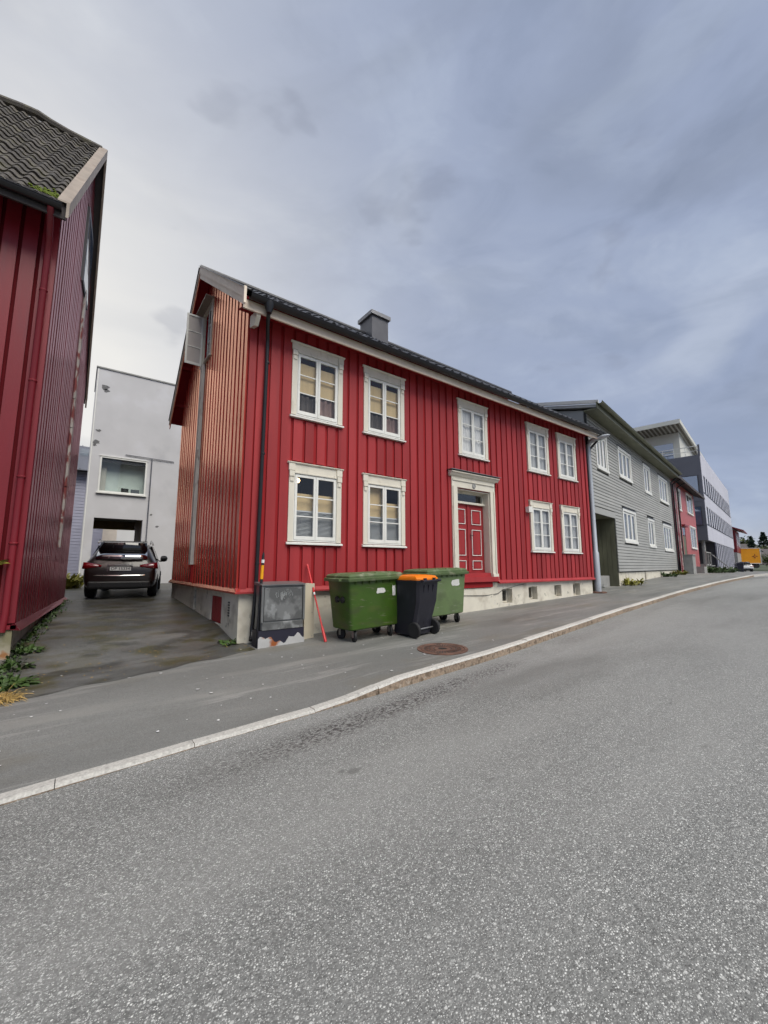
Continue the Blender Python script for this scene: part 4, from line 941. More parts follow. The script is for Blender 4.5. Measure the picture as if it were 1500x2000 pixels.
# ---- grey clapboard house
G = Thing('grey_house', (0, 0, -.95), 'grey clapboard house with white windows and a dark entrance passage', 'house', F=F2)
GU0, GU1, GE = .32, 17.2, 6.25
gwin = [(1.30, 2.60, 4.10, 5.50, 3), (4.55, 6.60, 4.25, 5.50, 3), (9.52, 10.85, 4.15, 5.58, 2), (13.45, 15.9, 4.12, 5.55, 3),
        (4.62, 6.72, 1.18, 2.55, 3), (9.52, 10.85, 1.12, 2.50, 2), (13.55, 16.1, 1.02, 2.50, 3)]
gh = [(a, c, p0, p1) for a, c, p0, p1, n in gwin]; PASS = (.62, 3.25, -1.2, 2.08)
b = MB(); wall_holes(b, 'x', .002, .08, GU0, GU1, -.28, GE, gh + [PASS]); G.add(b, 'wall', 'grey_recess')
z = -.26; pitch = .138
while z < GE - .02:
    cuts = [(a - .15, c + .15) for a, c, p0, p1, n in gwin if p1 + .15 > z and p0 - .12 < z + pitch]
    if PASS[3] + .26 > z: cuts.append((PASS[0] - .3, PASS[1] + .02 if z < PASS[3] else PASS[1] + .02))
    for u0, u1 in minus(GU0, GU1 - .12, cuts):
        o = G.piece('clapboard', 'grey_boards', u0, u1, -.036, -.014, z + .020, z + pitch + .004, rot=(R(-7), 0, 0))
    z += pitch
G.piece('lintel_board', 'grey_boards', PASS[0] - .3, PASS[1] + .02, -.045, 0, PASS[3], PASS[3] + .26)
G.piece('corner_board', 'grey_boards', GU1 - .12, GU1, -.05, 0, -.28, GE)
for a, c, p0, p1, n in gwin:
    w = plain_window(G, a, c, p0, p1, n, casing=.14, mullion=.10)
    b = MB(); b.box(a - .18, c + .18, -.10, 0.0, p1 + .145, p1 + .17); G.add(b, 'head_flashing', 'black_metal', w)
b = MB(); b.box(GU0, GU1, 7.9, 8.0, -.28, GE); b.box(GU1 - .08, GU1, .09, 7.9, -.28, GE); b.box(GU0, GU0 + .06, .09, 7.9, -.28, GE); b.box(GU0 + .1, GU1 - .1, 2.4, 2.5, -.2, GE); G.add(b, 'rear_wall', 'grey_boards')
# passage interior
b = MB(); b.box(PASS[0] - .06, PASS[0] - .001, .0, 2.4, -1.2, 2.2); b.box(PASS[1] + .001, PASS[1] + .06, .0, 2.4, -1.2, 2.2); b.box(PASS[0], PASS[1], .0, 2.4, 2.081, 2.14); ps = G.add(b, 'passage_lining', 'passage_wood')
for q in range(16): G.piece('plank', 'passage_wood', PASS[0] + .02 + q * .164, PASS[0] + .175 + q * .164, .96, 1.0, -.9, 2.08)
for q in range(5): G.piece('plank', 'passage_wood', PASS[1] - .022, PASS[1] - .002, .03 + q * .18, .20 + q * .18, -1.0, 2.07)
b = MB(); b.box(PASS[0] + .1, PASS[1] - .05, .35, .95, -.9, -.42); G.add(b, 'passage_step', 'concrete')
b = MB(); b.box(2.45, 3.1, .80, .955, .30, 1.02); mb_ = G.add(b, 'letter_box', 'white_paint', label='white letter box in the passage')
b = MB()
for q in range(2): b.lathe([(.02, 0), (.02, .01)], (2.62 + q * .3, .798, .88), (0, -1, 0), 8)
G.add(b, 'lock', 'car_trim', mb_)
tmx = text_mesh('17', .30, 'reflector_white'); G.inst('house_number', tmx, (2.75, .95, 1.62), (1, 1, 1), (R(90), 0, 0))
# plinth, stepped with the ground
b = MB(); b.box(PASS[1] + .07, 8.2, .04, .3, -1.2, -.285); b.box(8.35, GU1, .03, .3, -1.2, -.285); G.add(b, 'plinth', 'plinth')
# roof and eave
b = MB(); b.hexa([(.16, -.52, GE - .06), (GU1 + .25, -.52, GE - .06), (GU1 + .25, 4.2, GE + 1.02), (.16, 4.2, GE + 1.02), (.16, -.52, GE + .06), (GU1 + .25, -.52, GE + .06), (GU1 + .25, 4.2, GE + 1.14), (.16, 4.2, GE + 1.14)])
b.hexa([(.16, 4.201, GE + 1.02), (GU1 + .25, 4.201, GE + 1.02), (GU1 + .25, 8.6, GE - .06), (.16, 8.6, GE - .06), (.16, 4.201, GE + 1.14), (GU1 + .25, 4.201, GE + 1.14), (GU1 + .25, 8.6, GE + .06), (.16, 8.6, GE + .06)])
gr = G.add(b, 'roof', 'grey_roof')
b = MB(); b.prism([(.09, GE), (4.2, GE + 1.02), (8.0, GE)], 'x', GU0 + .01, GU0 + .07); G.add(b, 'gable', 'grey_boards'); b = MB(); b.prism([(.09, GE), (4.2, GE + 1.02), (8.0, GE)], 'x', GU1 - .07, GU1 - .01); G.add(b, 'gable', 'grey_boards')
b = MB(); b.box(-.12, GU1 + .27, -.56, -.525, GE - .20, GE + .075); G.add(b, 'fascia', 'grey_green_trim', gr)
b = MB(); b.box(-.08, GU1 + .2, -.52, -.045, GE - .19, GE - .15); G.add(b, 'soffit', 'grey_green_trim', gr)
G.add(half_pipe(-.12, GU1 + .25, -.66, GE + .06, .09), 'gutter', 'grey_green_trim', smooth=True)
b = MB(); b.prism([(-.56, GE + .07), (4.2, GE + 1.15), (4.2, GE + 1.30), (-.56, GE + .20)], 'x', .06, .155); G.add(b, 'verge_board', 'grey_roof', gr)
b = MB(); b.tube([(GU1 + .1, -.64, GE + .0), (GU1 + .12, -.3, GE - .3), (GU1 + .06, -.07, GE - .5), (GU1 + .05, -.07, -.4)], .05, 8); G.add(b, 'downpipe', 'black_metal', smooth=True)

# ---- small pink red house
PK = Thing('pink_house', (17.6, .3, -.8), 'small faded pink red house with tall pale windows past the grey house', 'house', F=F2)
b = MB(); pw = [(20.7, 21.7, 4.25, 5.75), (24.7, 27.6, 4.4, 5.95), (25.2, 28.0, 1.5, 3.2), (21.6, 22.9, .0, 3.0)]
wall_holes(b, 'x', .1, .2, 17.62, 29.2, -.9, 6.3, pw); b.box(17.62, 29.2, 6.9, 7.0, -.9, 6.3); b.box(29.1, 29.2, .21, 6.9, -.9, 6.3); b.box(17.62, 29.1, 2.0, 2.1, -.9, 6.3); PK.add(b, 'wall', 'pale_red')
for a, c, p0, p1 in pw[:3]: plain_window(PK, a, c, p0, p1, 2 if c - a > 1.5 else 1, 'white_paint', 'window_glass', .1, .12)
b = MB(); b.box(21.6, 22.9, .12, .18, .0, 2.3); d = PK.add(b, 'door', 'grey_green_trim'); b = MB(); b.box(21.7, 22.8, .115, .119, 2.36, 2.95); PK.add(b, 'pane', 'window_glass', d)
b = MB(); b.box(21.45, 23.05, -.1, .099, 3.02, 3.15); PK.add(b, 'door_hood', 'barn_red', d)
b = MB(); b.box(21.5, 23.1, -1.0, .1, -.9, -.05); PK.add(b, 'doorstep', 'concrete')
for q in range(5): PK.piece('cladding_strip', 'barn_red' if q % 2 else 'peeled_paint', 17.75 + q * .5, 18.15 + q * .5, .03, .099, -.6, 6.2)
b = MB(); b.hexa([(17.5, -.55, 6.1), (31.0, -.55, 6.1), (31.0, 3.6, 8.2), (17.5, 3.6, 8.2), (17.5, -.55, 6.28), (31.0, -.55, 6.28), (31.0, 3.6, 8.38), (17.5, 3.6, 8.38)])
b.hexa([(17.5, 3.601, 8.2), (31.0, 3.601, 8.2), (31.0, 7.3, 6.1), (17.5, 7.3, 6.1), (17.5, 3.601, 8.38), (31.0, 3.601, 8.38), (31.0, 7.3, 6.28), (17.5, 7.3, 6.28)]); PK.add(b, 'roof', 'far_roof')
b = MB(); b.tube([(18.4, -.5, 6.1), (18.4, .0, 5.8), (18.4, .0, -.5)], .06, 8); b.tube([(20.2, -.5, 6.1), (20.2, .0, 5.8), (20.2, .0, -.6)], .06, 8); PK.add(b, 'downpipe', 'car_trim', smooth=True)

# ---- modern office block
MO = Thing('office_block', (35.8, .0, -.6), 'modern pale lilac office block with dark grey end wall and rooftop storey', 'building', F=F2)
MU0, MU1, MT, MS = 36.0, 67.0, 11.5, 2.6
b = MB(); b.box(MU0, MU1, .10, 16, MS, MT - .5); MO.add(b, 'core', 'slate_panel')
b = MB(); b.box(MU0 + 5.4, MU1, .12, 15.5, -.9, MS - .001); MO.add(b, 'ground_floor', 'dark_frame')
# end wall: dark panels with joints and two windows
ew = [(.38, 1.75, 7.55, 9.3), (.35, 1.0, 4.2, 6.0)]
for (v0, v1, p0, p1, col) in ((.0, 16, MS, 6.6, 'slate_panel'), (.0, 16, 6.62, MT, 'slate_panel')):
    for q in range(4): MO.piece('wall_panel', col, MU0 - .10, MU0 - .002, v0 + q * 4 + .01, v0 + q * 4 + 3.99, p0, p1)
for v0, v1, p0, p1 in ew:
    b = MB(); b.box(MU0 - .16, MU0 - .101, v0 - .08, v1 + .08, p0 - .08, p1 + .08); w = MO.add(b, 'window', 'dark_frame'); b = MB(); b.box(MU0 - .175, MU0 - .162, v0, v1, p0, p1); MO.add(b, 'pane', 'painted_sky_glass', w)
# street front
rows = [(7.55, 9.45), (4.25, 6.15)]
bays = [MU0 + 1.0 + i * 2.0 for i in range(15)]
for z0, z1 in ((9.46, MT + .3), (6.16, 7.54), (2.6, 4.24)):
    for q in range(8): MO.piece('wall_panel', 'lilac_panel', MU0 + q * 3.875 + .012, MU0 + (q + 1) * 3.875 - .012, -.02, .098, z0, z1)
for z0, z1 in rows:
    b = MB(); b.box(MU0, MU1, .02, .098, z0, z1); band = MO.add(b, 'window_band', 'dark_frame')
    MO.piece('end_pier', 'lilac_panel', MU0 + .002, bays[0] - .05, -.02, .019, z0 + .002, z1 - .002)
    for i, u in enumerate(bays):
        b = MB(); b.box(u + .03, u + 1.18, .008, .017, z0 + .05, z1 - .05); MO.add(b, 'pane', 'office_glass', band)
        MO.piece('window_pier', 'lilac_panel', u + 1.22, u + 1.96, -.02, .018, z0 + .002, z1 - .002)
    b = MB(); b.box(MU0, MU1, -.06, -.021, z0 - .08, z0 - .02); MO.add(b, 'sill_line', 'dark_frame', band)
for i in range(12):
    u = MU0 + 7.0 + i * 1.95
    MO.piece('glazing_post', 'lilac_panel', u, u + .5, -.02, .1, -.2, 2.55)
    b = MB(); b.box(u + .52, u + 1.93, .05, .06, -.15, 2.5); MO.add(b, 'pane', 'office_glass')
b = MB(); b.box(MU0 + 6.6, MU1, -.06, .1, -.75, -.21); MO.add(b, 'base_panel', 'lilac_panel')
b = MB(); b.box(MU0 + 5.3, MU0 + 6.6, -.01, .11, -.8, 2.59); MO.add(b, 'corner_panel', 'cabinet_base')
for v in (.5, 3.2): b = MB(); b.cyl((MU0 + .5, v, -.8), (MU0 + .5, v, MS), .16, n=10); MO.add(b, 'column', 'concrete', smooth=True)
# roof storey: pale walls, raked white roof on posts, glazing with painted sky, railing
b = MB(); b.box(MU0 + 1.6, MU0 + 18, 1.8, 14, MT - .49, 14.0); ph = MO.add(b, 'roof_storey', 'pale_panel')
b = MB(); b.hexa([(MU0 - 1.4, 1.2, 14.9), (MU0 + 20, 1.2, 14.2), (MU0 + 20, 15, 14.2), (MU0 - 1.4, 15, 14.9), (MU0 - 1.4, 1.2, 15.35), (MU0 + 20, 1.2, 14.6), (MU0 + 20, 15, 14.6), (MU0 - 1.4, 15, 15.35)]); MO.add(b, 'canopy_roof', 'pale_panel', ph)
for q in range(12):
    b = MB(); v = 1.4 + q * .4; b.hexa([(MU0 - 1.3, v, 14.84), (MU0 + 19, v, 14.14), (MU0 + 19, v + .2, 14.14), (MU0 - 1.3, v + .2, 14.84), (MU0 - 1.3, v, 14.895), (MU0 + 19, v, 14.195), (MU0 + 19, v + .2, 14.195), (MU0 - 1.3, v + .2, 14.895)]); MO.add(b, 'soffit_batten', 'soffit_boards', ph)
b = MB(); b.hexa([(MU0 + 1.6, 1.8, 14.0), (MU0 + 18, 1.8, 14.0), (MU0 + 18, 14, 14.0), (MU0 + 1.6, 14, 14.0), (MU0 + 1.6, 1.8, 14.75), (MU0 + 18, 1.8, 14.2), (MU0 + 18, 14, 14.2), (MU0 + 1.6, 14, 14.75)]); MO.add(b, 'upper_wall', 'pale_panel', ph)
for (v0, v1, p0, p1) in ((2.4, 5.4, 12.7, 13.6), (2.4, 5.4, 11.6, 12.5)):
    b = MB(); b.box(MU0 + 1.56, MU0 + 1.598, v0, v1, p0, p1); MO.add(b, 'pane', 'painted_sky_glass', ph)
for q in range(9):
    b = MB(); b.cyl((MU0 + .1, .2 + q, MT), (MU0 + .1, .2 + q, MT + 1.0), .03, n=6); MO.add(b, 'rail_post', 'white_paint', ph)
b = MB(); b.box(MU0 + .06, MU0 + .14, .2, 9, MT + .98, MT + 1.05); b.box(MU0 + .08, MU0 + .12, .2, 9, MT + .48, MT + .53); MO.add(b, 'railing', 'white_paint', ph)
b = MB(); b.box(MU0 - .10, MU0 + .05, -.05, .12, MT - .1, MT + 1.1); MO.add(b, 'corner_fin', 'slate_panel', ph)

# ---- wooden steps and railing in front of the office corner
ST = Thing('entrance_steps', (32.5, -.9, zg(32.5, -.9)), 'weathered grey wooden steps with handrails beside the pink house', 'steps', F=F2)
z0 = zg(33, -.9)
for q in range(4): ST.piece('tread', 'concrete', 30.2, 33.0, -.6 - q * .3, -.28 - q * .3, z0 + .55 - q * .16, z0 + .62 - q * .16)
b = MB(); b.box(29.6, 33.2, -.28, 1.2, z0 - .1, z0 + .75); ST.add(b, 'landing', 'concrete')
for u in (29.8, 31.4, 33.1): b = MB(); b.box(u, u + .1, -.35, -.25, z0, z0 + 1.75); ST.add(b, 'post', 'concrete')
b = MB(); b.box(29.8, 33.2, -.36, -.24, z0 + 1.75, z0 + 1.84); b.hexa([(33.1, -1.9, z0 + .0), (33.22, -1.9, z0 + .0), (33.22, -.3, z0 + 1.72), (33.1, -.3, z0 + 1.72), (33.1, -1.9, z0 + .12), (33.22, -1.9, z0 + .12), (33.22, -.3, z0 + 1.84), (33.1, -.3, z0 + 1.84)]); ST.add(b, 'handrail', 'concrete')

# ---- roadside cabinet by the grey house
UC = Thing('utility_cabinet', (18.2, -.55, zg(18.2, -.5)), 'plain pale grey utility cabinet at the corner of the grey house', 'cabinet', F=F2)
z0 = zg(18.2, -.5); b = MB(); b.box(17.6, 18.9, -.85, -.35, z0 - .1, z0 + 1.25); UC.add(b, 'case', 'concrete'); b = MB(); b.box(18.902, 18.95, -.83, -.37, z0, z0 + 1.2); UC.add(b, 'door', 'white_paint'); b = MB(); b.box(17.55, 18.97, -.9, -.3, z0 + 1.252, z0 + 1.3); UC.add(b, 'top', 'concrete')

# ---- far end of the street
FR = Thing('far_red_house', (80, .5, -.7), 'narrow red house with overhanging roof beyond the office block', 'house', F=F2)
b = MB(); b.box(80, 89, .4, 8, 2.4, 6.4); FR.add(b, 'wall', 'barn_red'); b = MB(); b.box(80, 89, .45, 8, -.9, 2.39); FR.add(b, 'ground_floor', 'concrete')
b = MB(); b.prism([(-.8, 6.3), (4.2, 8.6), (9, 6.3), (9, 6.1), (4.2, 8.3), (-.8, 6.1)], 'x', 79.4, 89.8); FR.add(b, 'roof', 'barn_red')
for u in (81.2, 84, 86.6): b = MB(); b.box(u, u + 1.2, .34, .39, 3.6, 5.4); w = FR.add(b, 'window', 'white_paint'); b = MB(); b.box(u + .12, u + 1.08, .325, .338, 3.7, 5.3); FR.add(b, 'pane', 'painted_sky_glass', w)

def wheel(T, c, ax, r, wd, tyre='rubber', rim='dull_metal', parent=None, n=20):
    a = Vector(ax).normalized(); c = Vector(c)
    b = MB(); h = wd / 2; b.lathe([(r * .62, -h), (r * .92, -h), (r, -h * .7), (r, h * .7), (r * .92, h), (r * .62, h)], c, a, n); t = T.add(b, 'wheel', tyre, parent, True)
    b = MB(); b.lathe([(r * .61, -h * .8), (r * .61, h * .9), (r * .5, h * .7), (r * .2, h * .85), (r * .001, h * .9)], c, a, n); T.add(b, 'rim', rim, t if parent is None else parent, True)
def car(name, label, F, paint, L=4.8, W=.96, Ht=1.68, detail=True, group=None, plate=None):
    T = Thing(name, (0, 0, 0), label, 'car', group, F)
    k = Ht / 1.68; s = L / 4.8
    # rings: (y, bottom z, belt z, roof z, half width low, half width belt, half width roof)
    st = [(.03, .46, .70, .80, .80, .80, .50), (.10, .34, .92, 1.00, .90, .89, .60), (.20, .28, 1.06, 1.14, .94, .90, .70), (.46, .25, 1.07, 1.42, .955, .90, .64),
          (.74, .24, 1.06, 1.61, .96, .90, .60), (1.3, .24, 1.05, 1.675, .96, .90, .60), (2.1, .24, 1.03, 1.68, .96, .90, .61), (2.75, .24, 1.02, 1.62, .96, .90, .60), (3.45, .24, 1.02, 1.12, .955, .88, .70), (4.2, .26, .96, 1.02, .94, .84, .64), (4.62, .32, .80, .86, .86, .74, .5), (4.78, .42, .62, .70, .74, .6, .4)]
    b = MB(); rings = []
    for (y, zb, zl, zr, wl, wb_, wr) in st:
        y *= s; f = W / .96; wl *= f; wb_ *= f; wr *= f; zl *= k; zr *= k
        half = [(.0, zb), (wl * .82, zb), (wl * .97, zb + .10), (wl, (zb + zl) * .52), (wl * .985, zl * .88), (wb_, zl), (wb_ * .97 * .5 + wr * .5 + .02, zl + (zr - zl) * .55), (wr + .04, zr - (zr - zl) * .10), (wr * .8, zr), (0, zr + .012)]
        rings.append([(x, y, z) for x, z in half] + [(-x, y, z) for x, z in half[-2:0:-1]])
    b.loft(rings); body = T.add(b, 'body', paint, smooth=True)
    m = body.modifiers.new('round', 'SUBSURF'); m.levels = 2; m.render_levels = 2
    f = W / .96
    def P(x, y, z): return (x * f, y * s, z * k)
    def rect(pts, name, mt, th=.012, par=None, n=6):
        b = MB(); b.faces([P(*q) for q in pts], [tuple(range(len(pts)))]); o = T.add(b, name, mt, par); md = o.modifiers.new('thick', 'SOLIDIFY'); md.thickness = th; md.offset = 0; return o
    # glass: bowed rear window in strips
    b = MB(); nx = 8
    for zi, (y0, z0, h0, y1, z1, h1) in enumerate(((.115, 1.155, .67, .315, 1.375, .64),)):
        pts = []
        for i in range(nx + 1):
            t = -1 + 2 * i / nx; bow = .07 * t * t
            pts += [P(h0 * t, y0 + bow, z0), P(h1 * t, y1 + bow, z1)]
        b.faces(pts, [(2 * i, 2 * i + 2, 2 * i + 3, 2 * i + 1) for i in range(nx)])
    rw = T.add(b, 'rear_window', 'car_rear_glass' if detail else 'car_glass', smooth=True); md = rw.modifiers.new('thick', 'SOLIDIFY'); md.thickness = .03
    b = MB(); pts = []
    for i in range(nx + 1):
        t = -1 + 2 * i / nx; bow = .08 * t * t
        pts += [P(.64 * t, .305 + bow, 1.378), P(.61 * t, .44 + bow, 1.635), P(.60 * t, .80 + bow * .5, 1.695)]
    b.faces(pts, [(3 * i + j, 3 * i + 3 + j, 3 * i + 4 + j, 3 * i + 1 + j) for i in range(nx) for j in (0, 1)]); sp_ = T.add(b, 'spoiler', 'car_glass', smooth=True); md = sp_.modifiers.new('thick', 'SOLIDIFY'); md.thickness = .03
    for sd_ in (-1, 1):
        rect([(sd_ * .885, .85, 1.10), (sd_ * .895, 2.0, 1.08), (sd_ * .70, 2.0, 1.56), (sd_ * .71, 1.0, 1.55)], 'side_window', 'car_glass', .05)
        rect([(sd_ * .895, 2.08, 1.08), (sd_ * .885, 3.1, 1.06), (sd_ * .70, 2.6, 1.52), (sd_ * .70, 2.08, 1.56)], 'side_window', 'car_glass', .05)
        # tail lamp wraps the corner
        b = MB(); n_ = 7; pts = []
        for i in range(n_ + 1):
            t = i / n_; xx = .50 + .46 * min(1, t * 1.35) if t < .74 else .955; yy = .075 + .12 * t * t if t < .74 else .14 + (t - .74) * 1.1
            hh = .02 + .075 * min(1, t * 1.6)
            pts += [P(sd_ * xx, yy - .012, .94 - hh * .8), P(sd_ * (xx - .02), yy + .03, .94 + hh * 1.15)]
        b.faces(pts, [(2 * i, 2 * i + 2, 2 * i + 3, 2 * i + 1) for i in range(n_)]); o = T.add(b, 'tail_lamp', 'tail_red', smooth=True); md = o.modifiers.new('thick', 'SOLIDIFY'); md.thickness = .05; md.offset = 0
        if detail:
            b = MB(); b.tube([P(sd_ * .70, .72, 1.62), P(sd_ * .70, .95, 1.705), P(sd_ * .69, 2.3, 1.70), P(sd_ * .68, 2.6, 1.63)], .022, 8); T.add(b, 'roof_rail', 'chrome', smooth=True)
            b = MB(); b.lathe([(.03, -.12), (.10, -.09), (.115, 0), (.09, .08), (.02, .11)], P(sd_ * 1.06, 3.0, 1.16), (1, 0, 0), 12); b.box(*sorted((sd_ * .9 * f, sd_ * 1.0 * f)), 2.98 * s, 3.06 * s, 1.05 * k, 1.10 * k); T.add(b, 'mirror', 'car_trim', smooth=True)
            b = MB(); b.cyl(P(sd_ * .52, .06, .40), P(sd_ * .52, -.02, .40), .055, n=12); T.add(b, 'exhaust', 'car_trim', smooth=True)
    for sx in (-1, 1):
        for yy in (.98, 3.85): wheel(T, P(sx * .83, yy, .36 / k), (sx, 0, 0), .36, .25)
    b = MB(); b.box(-.80 * f, .80 * f, .02 * s, .5 * s, .30, .52); bevel(T.add(b, 'lower_bumper', 'car_trim'), .05)
    b = MB(); b.tube([P(-.86, .12, .69), P(-.5, .025, .675), P(0, .005, .67), P(.5, .025, .675), P(.86, .12, .69)], .020, 8); T.add(b, 'bumper_crease', 'chrome' if detail else paint, smooth=True)
    if detail:
        b = MB(); b.box(-.30, .30, .035, .060, .965, .985); b.box(-.33, -.30, .035, .060, .80, .985); T.add(b, 'grip_strip', 'chrome')
        b = MB(); b.box(-.26, .26, .020, .034, .815, .925); pt = T.add(b, 'number_plate', 'reflector_white')
        T.inst('plate_lettering', text_mesh(plate, .115, 'car_trim'), (0, .0185, .868), (1, 1, 1), (R(90), 0, 0), pt)
        b = MB()
        for q in range(3): b.box(.08 + q * .085, .115 + q * .085, .075, .088, 1.03, 1.043)
        T.add(b, 'badge', 'chrome')
        b = MB(); b.hexa([P(.0, .08, 1.16), P(.55, .115, 1.18), P(.55, .15, 1.18), P(.0, .12, 1.16), P(.0, .10, 1.20), P(.55, .13, 1.20), P(.55, .17, 1.20), P(.0, .14, 1.20)]); T.add(b, 'wiper', 'car_trim')
    return T
def at(x, y, z, rz): return Matrix.Translation((x, y, z)) @ Matrix.Rotation(R(rz), 4, 'Z')
CARF = at(1.04, 6.35, drive_z(1.2, 7.0) - .01, -10.0) @ Matrix.Rotation(R(1.0), 4, 'X')
car('parked_suv', 'dark brown off road car parked in the driveway seen from behind', CARF, 'car_paint', W=.93, plate='DP 15334')
car('parked_hatchback', 'white car parked at the far end of the street in front of the orange lorry', at(78.3, 8.9, -.88, -62), 'car_white', 4.4, .90, 1.46, False)
car('parked_saloon', 'white car half hidden behind the black bin at the far end', at(82.0, 12.0, -.74, -70), 'car_white', 4.4, .90, 1.44, False)
# orange lorry
LO_ = Thing('orange_lorry', (0, 0, 0), 'orange box lorry with a dark star mark at the end of the street', 'lorry', F=at(105.3, 14.3, -.42, -62))
b = MB(); b.box(-1.6, 1.6, -1.2, 1.2, .95, 3.8); bx = LO_.add(b, 'cargo_box', 'truck_orange')
b = MB()
for (a, c, p0, p1) in ((-1.65, 1.65, 3.76, 3.86), (-1.65, 1.65, .86, .96)): b.box(a, c, -1.24, 1.24, p0, p1)
for xx in (-1.66, 1.57): b.box(xx, xx + .09, -1.24, 1.24, .97, 3.75)
LO_.add(b, 'edge_trim', 'white_paint', bx)
b = MB(); n_ = 8; pts = []
for i in range(n_): rr = .52 if i % 2 == 0 else .16; pts.append((.75 + rr * math.cos(math.pi * 2 * i / n_), 2.25 + rr * math.sin(math.pi * 2 * i / n_)))
b.prism(pts, 'y', -1.225, -1.202); LO_.add(b, 'star_mark', 'truck_mark', bx)
b = MB(); b.lathe([(.12, 0), (.12, .02)], (.75, -1.226, 2.25), (0, -1, 0), 10); LO_.add(b, 'star_centre', 'truck_orange', bx)
b = MB(); b.prism([(-3.5, .55), (-1.75, .55), (-1.75, 2.7), (-3.0, 2.7), (-3.5, 1.7)], 'y', -1.1, 1.1); cb = LO_.add(b, 'cab', 'truck_orange'); b = MB(); b.box(-3.0, -2.1, -1.115, -1.101, 1.65, 2.45); LO_.add(b, 'side_window', 'car_glass', cb)
b = MB(); b.box(-3.2, 1.5, -.5, .5, .5, .85); LO_.add(b, 'chassis', 'car_trim')
for xx in (-2.7, .9): 
    for yy in (-1, 1): wheel(LO_, (xx, yy * 1.0, .45), (0, yy, 0), .45, .3)
# dark bin on the far pavement
FB = Thing('dark_bin', (0, 0, 0), 'dark wheeled bin standing on the far pavement by the office block', 'bin', F=at(66.7, 7.0, -.84, -80) @ Matrix.Diagonal((.5, .6, .85, 1)))
b = MB(); b.hexa([(-.55, -.45, .1), (.55, -.45, .1), (.55, .45, .1), (-.55, .45, .1), (-.65, -.55, 1.35), (.65, -.55, 1.35), (.65, .55, 1.35), (-.65, .55, 1.35)]); FB.add(b, 'body', 'cabinet_base'); b = MB(); b.hexa([(-.7, -.6, 1.352), (.7, -.6, 1.352), (.7, .6, 1.352), (-.7, .6, 1.352), (-.6, -.5, 1.5), (.6, -.5, 1.5), (.6, .5, 1.5), (-.6, .5, 1.5)]); FB.add(b, 'lid', 'cabinet_base')
for sx in (-.5, .5): wheel(FB, (sx, -.3, .1), (1, 0, 0), .1, .06, n=10)
# far houses and trees on the rise beyond
hb = MB(); hx = [95, 120, 150, 200, 280, 420]; hy = [-60, -20, 5, 25, 45, 80, 140]
hb.faces([(x, y, -1.6 + max(0, (x - 95)) * .03 + .6 * math.sin(y * .05)) for x in hx for y in hy], [(i * 7 + j, (i + 1) * 7 + j, (i + 1) * 7 + j + 1, i * 7 + j + 1) for i in range(5) for j in range(6)])
struct(hb, 'hillside', 'hill_green', True)
def far_house(x, y, z, w, d, h, rz, wall, label, n):
    T = Thing('far_house', (0, 0, 0), label, 'house', 'houses on the far rise', at(x, y, z, rz)); b = MB(); b.box(-w / 2, w / 2, -d / 2, d / 2, -2, h); b.prism([(-d / 2, h), (d / 2, h), (0, h + d * .42)], 'x', -w / 2, w / 2); T.add(b, 'wall', wall)
    b = MB()
    for sg in (-1, 1):
        b.hexa([(-w / 2 - .4, sg * (d / 2 + .5), h - .42 * .5 * 2 + .15), (w / 2 + .4, sg * (d / 2 + .5), h - .27), (w / 2 + .4, 0, h + d * .42 + .1), (-w / 2 - .4, 0, h + d * .42 + .1), (-w / 2 - .4, sg * (d / 2 + .5), h - .02), (w / 2 + .4, sg * (d / 2 + .5), h - .02), (w / 2 + .4, 0, h + d * .42 + .35), (-w / 2 - .4, 0, h + d * .42 + .35)])
    T.add(b, 'roof', 'far_roof')
    for q in range(n):
        b = MB(); u = -w / 2 + (q + .5) * w / n; b.box(-w / 2 - .06, -w / 2 - .01, -d / 2 + (q + .35) * d / n, -d / 2 + (q + .75) * d / n, h * .35, h * .75); T.add(b, 'window', 'dark_frame')
far_house(182, 32.5, .8, 10, 8, 3.0, -40, 'far_white', 'white house on the skyline just right of the far red house', 3)
far_house(147, 20.0, -2.6, 8, 7, 3.0, -35, 'far_white', 'white gabled house behind the right end of the orange lorry', 3)
far_house(169, 22.2, -1.2, 9, 7, 3.0, -20, 'far_white', 'white house with dark roof at the right edge of the picture', 3)
def tree(x, y, z, h, r, label, kind, seed, nleaf=900):
    rnd = random.Random(seed); T = Thing('conifer' if kind == 'conifer' else 'leafy_tree', (x, y, z), label, 'tree', 'trees on the far rise')
    b = MB(); b.tube([(x, y, z - 1), (x, y, z + h * .5), (x, y, z + h * .93)], [r * .12, r * .07, .03], 6); T.add(b, 'trunk', 'bark')
    b = MB()
    for i in range(nleaf):
        if kind == 'conifer':
            t = rnd.random() ** .7; rr = r * (1 - t) ** .85 * (.55 + .45 * rnd.random()) * (.8 + .25 * math.sin(t * 40)); a = rnd.uniform(0, 6.283); c = Vector((x + rr * math.cos(a), y + rr * math.sin(a), z + h * (.1 + .9 * t)))
        else:
            d = Vector((rnd.gauss(0, 1), rnd.gauss(0, 1), rnd.gauss(0, 1))).normalized(); c = Vector((x, y, z + h * .6)) + Vector((d.x * r, d.y * r, d.z * h * .4)) * (rnd.random() ** .4) * (.75 + .3 * math.sin(d.x * 5 + seed) * math.cos(d.z * 4))
        q = r * .16; u = Vector((rnd.gauss(0, 1), rnd.gauss(0, 1), rnd.gauss(0, .5))).normalized() * q; w = Vector((rnd.gauss(0, 1), rnd.gauss(0, 1), rnd.gauss(0, 1))).normalized() * q * .7
        b.poly([c - u, c + w, c + u])
    T.add(b, 'crown', 'conifer' if kind == 'conifer' else 'far_leaf')
tree(171, 26.8, .4, 8.8, 2.9, 'dark conifer standing above the orange lorry', 'conifer', 1)
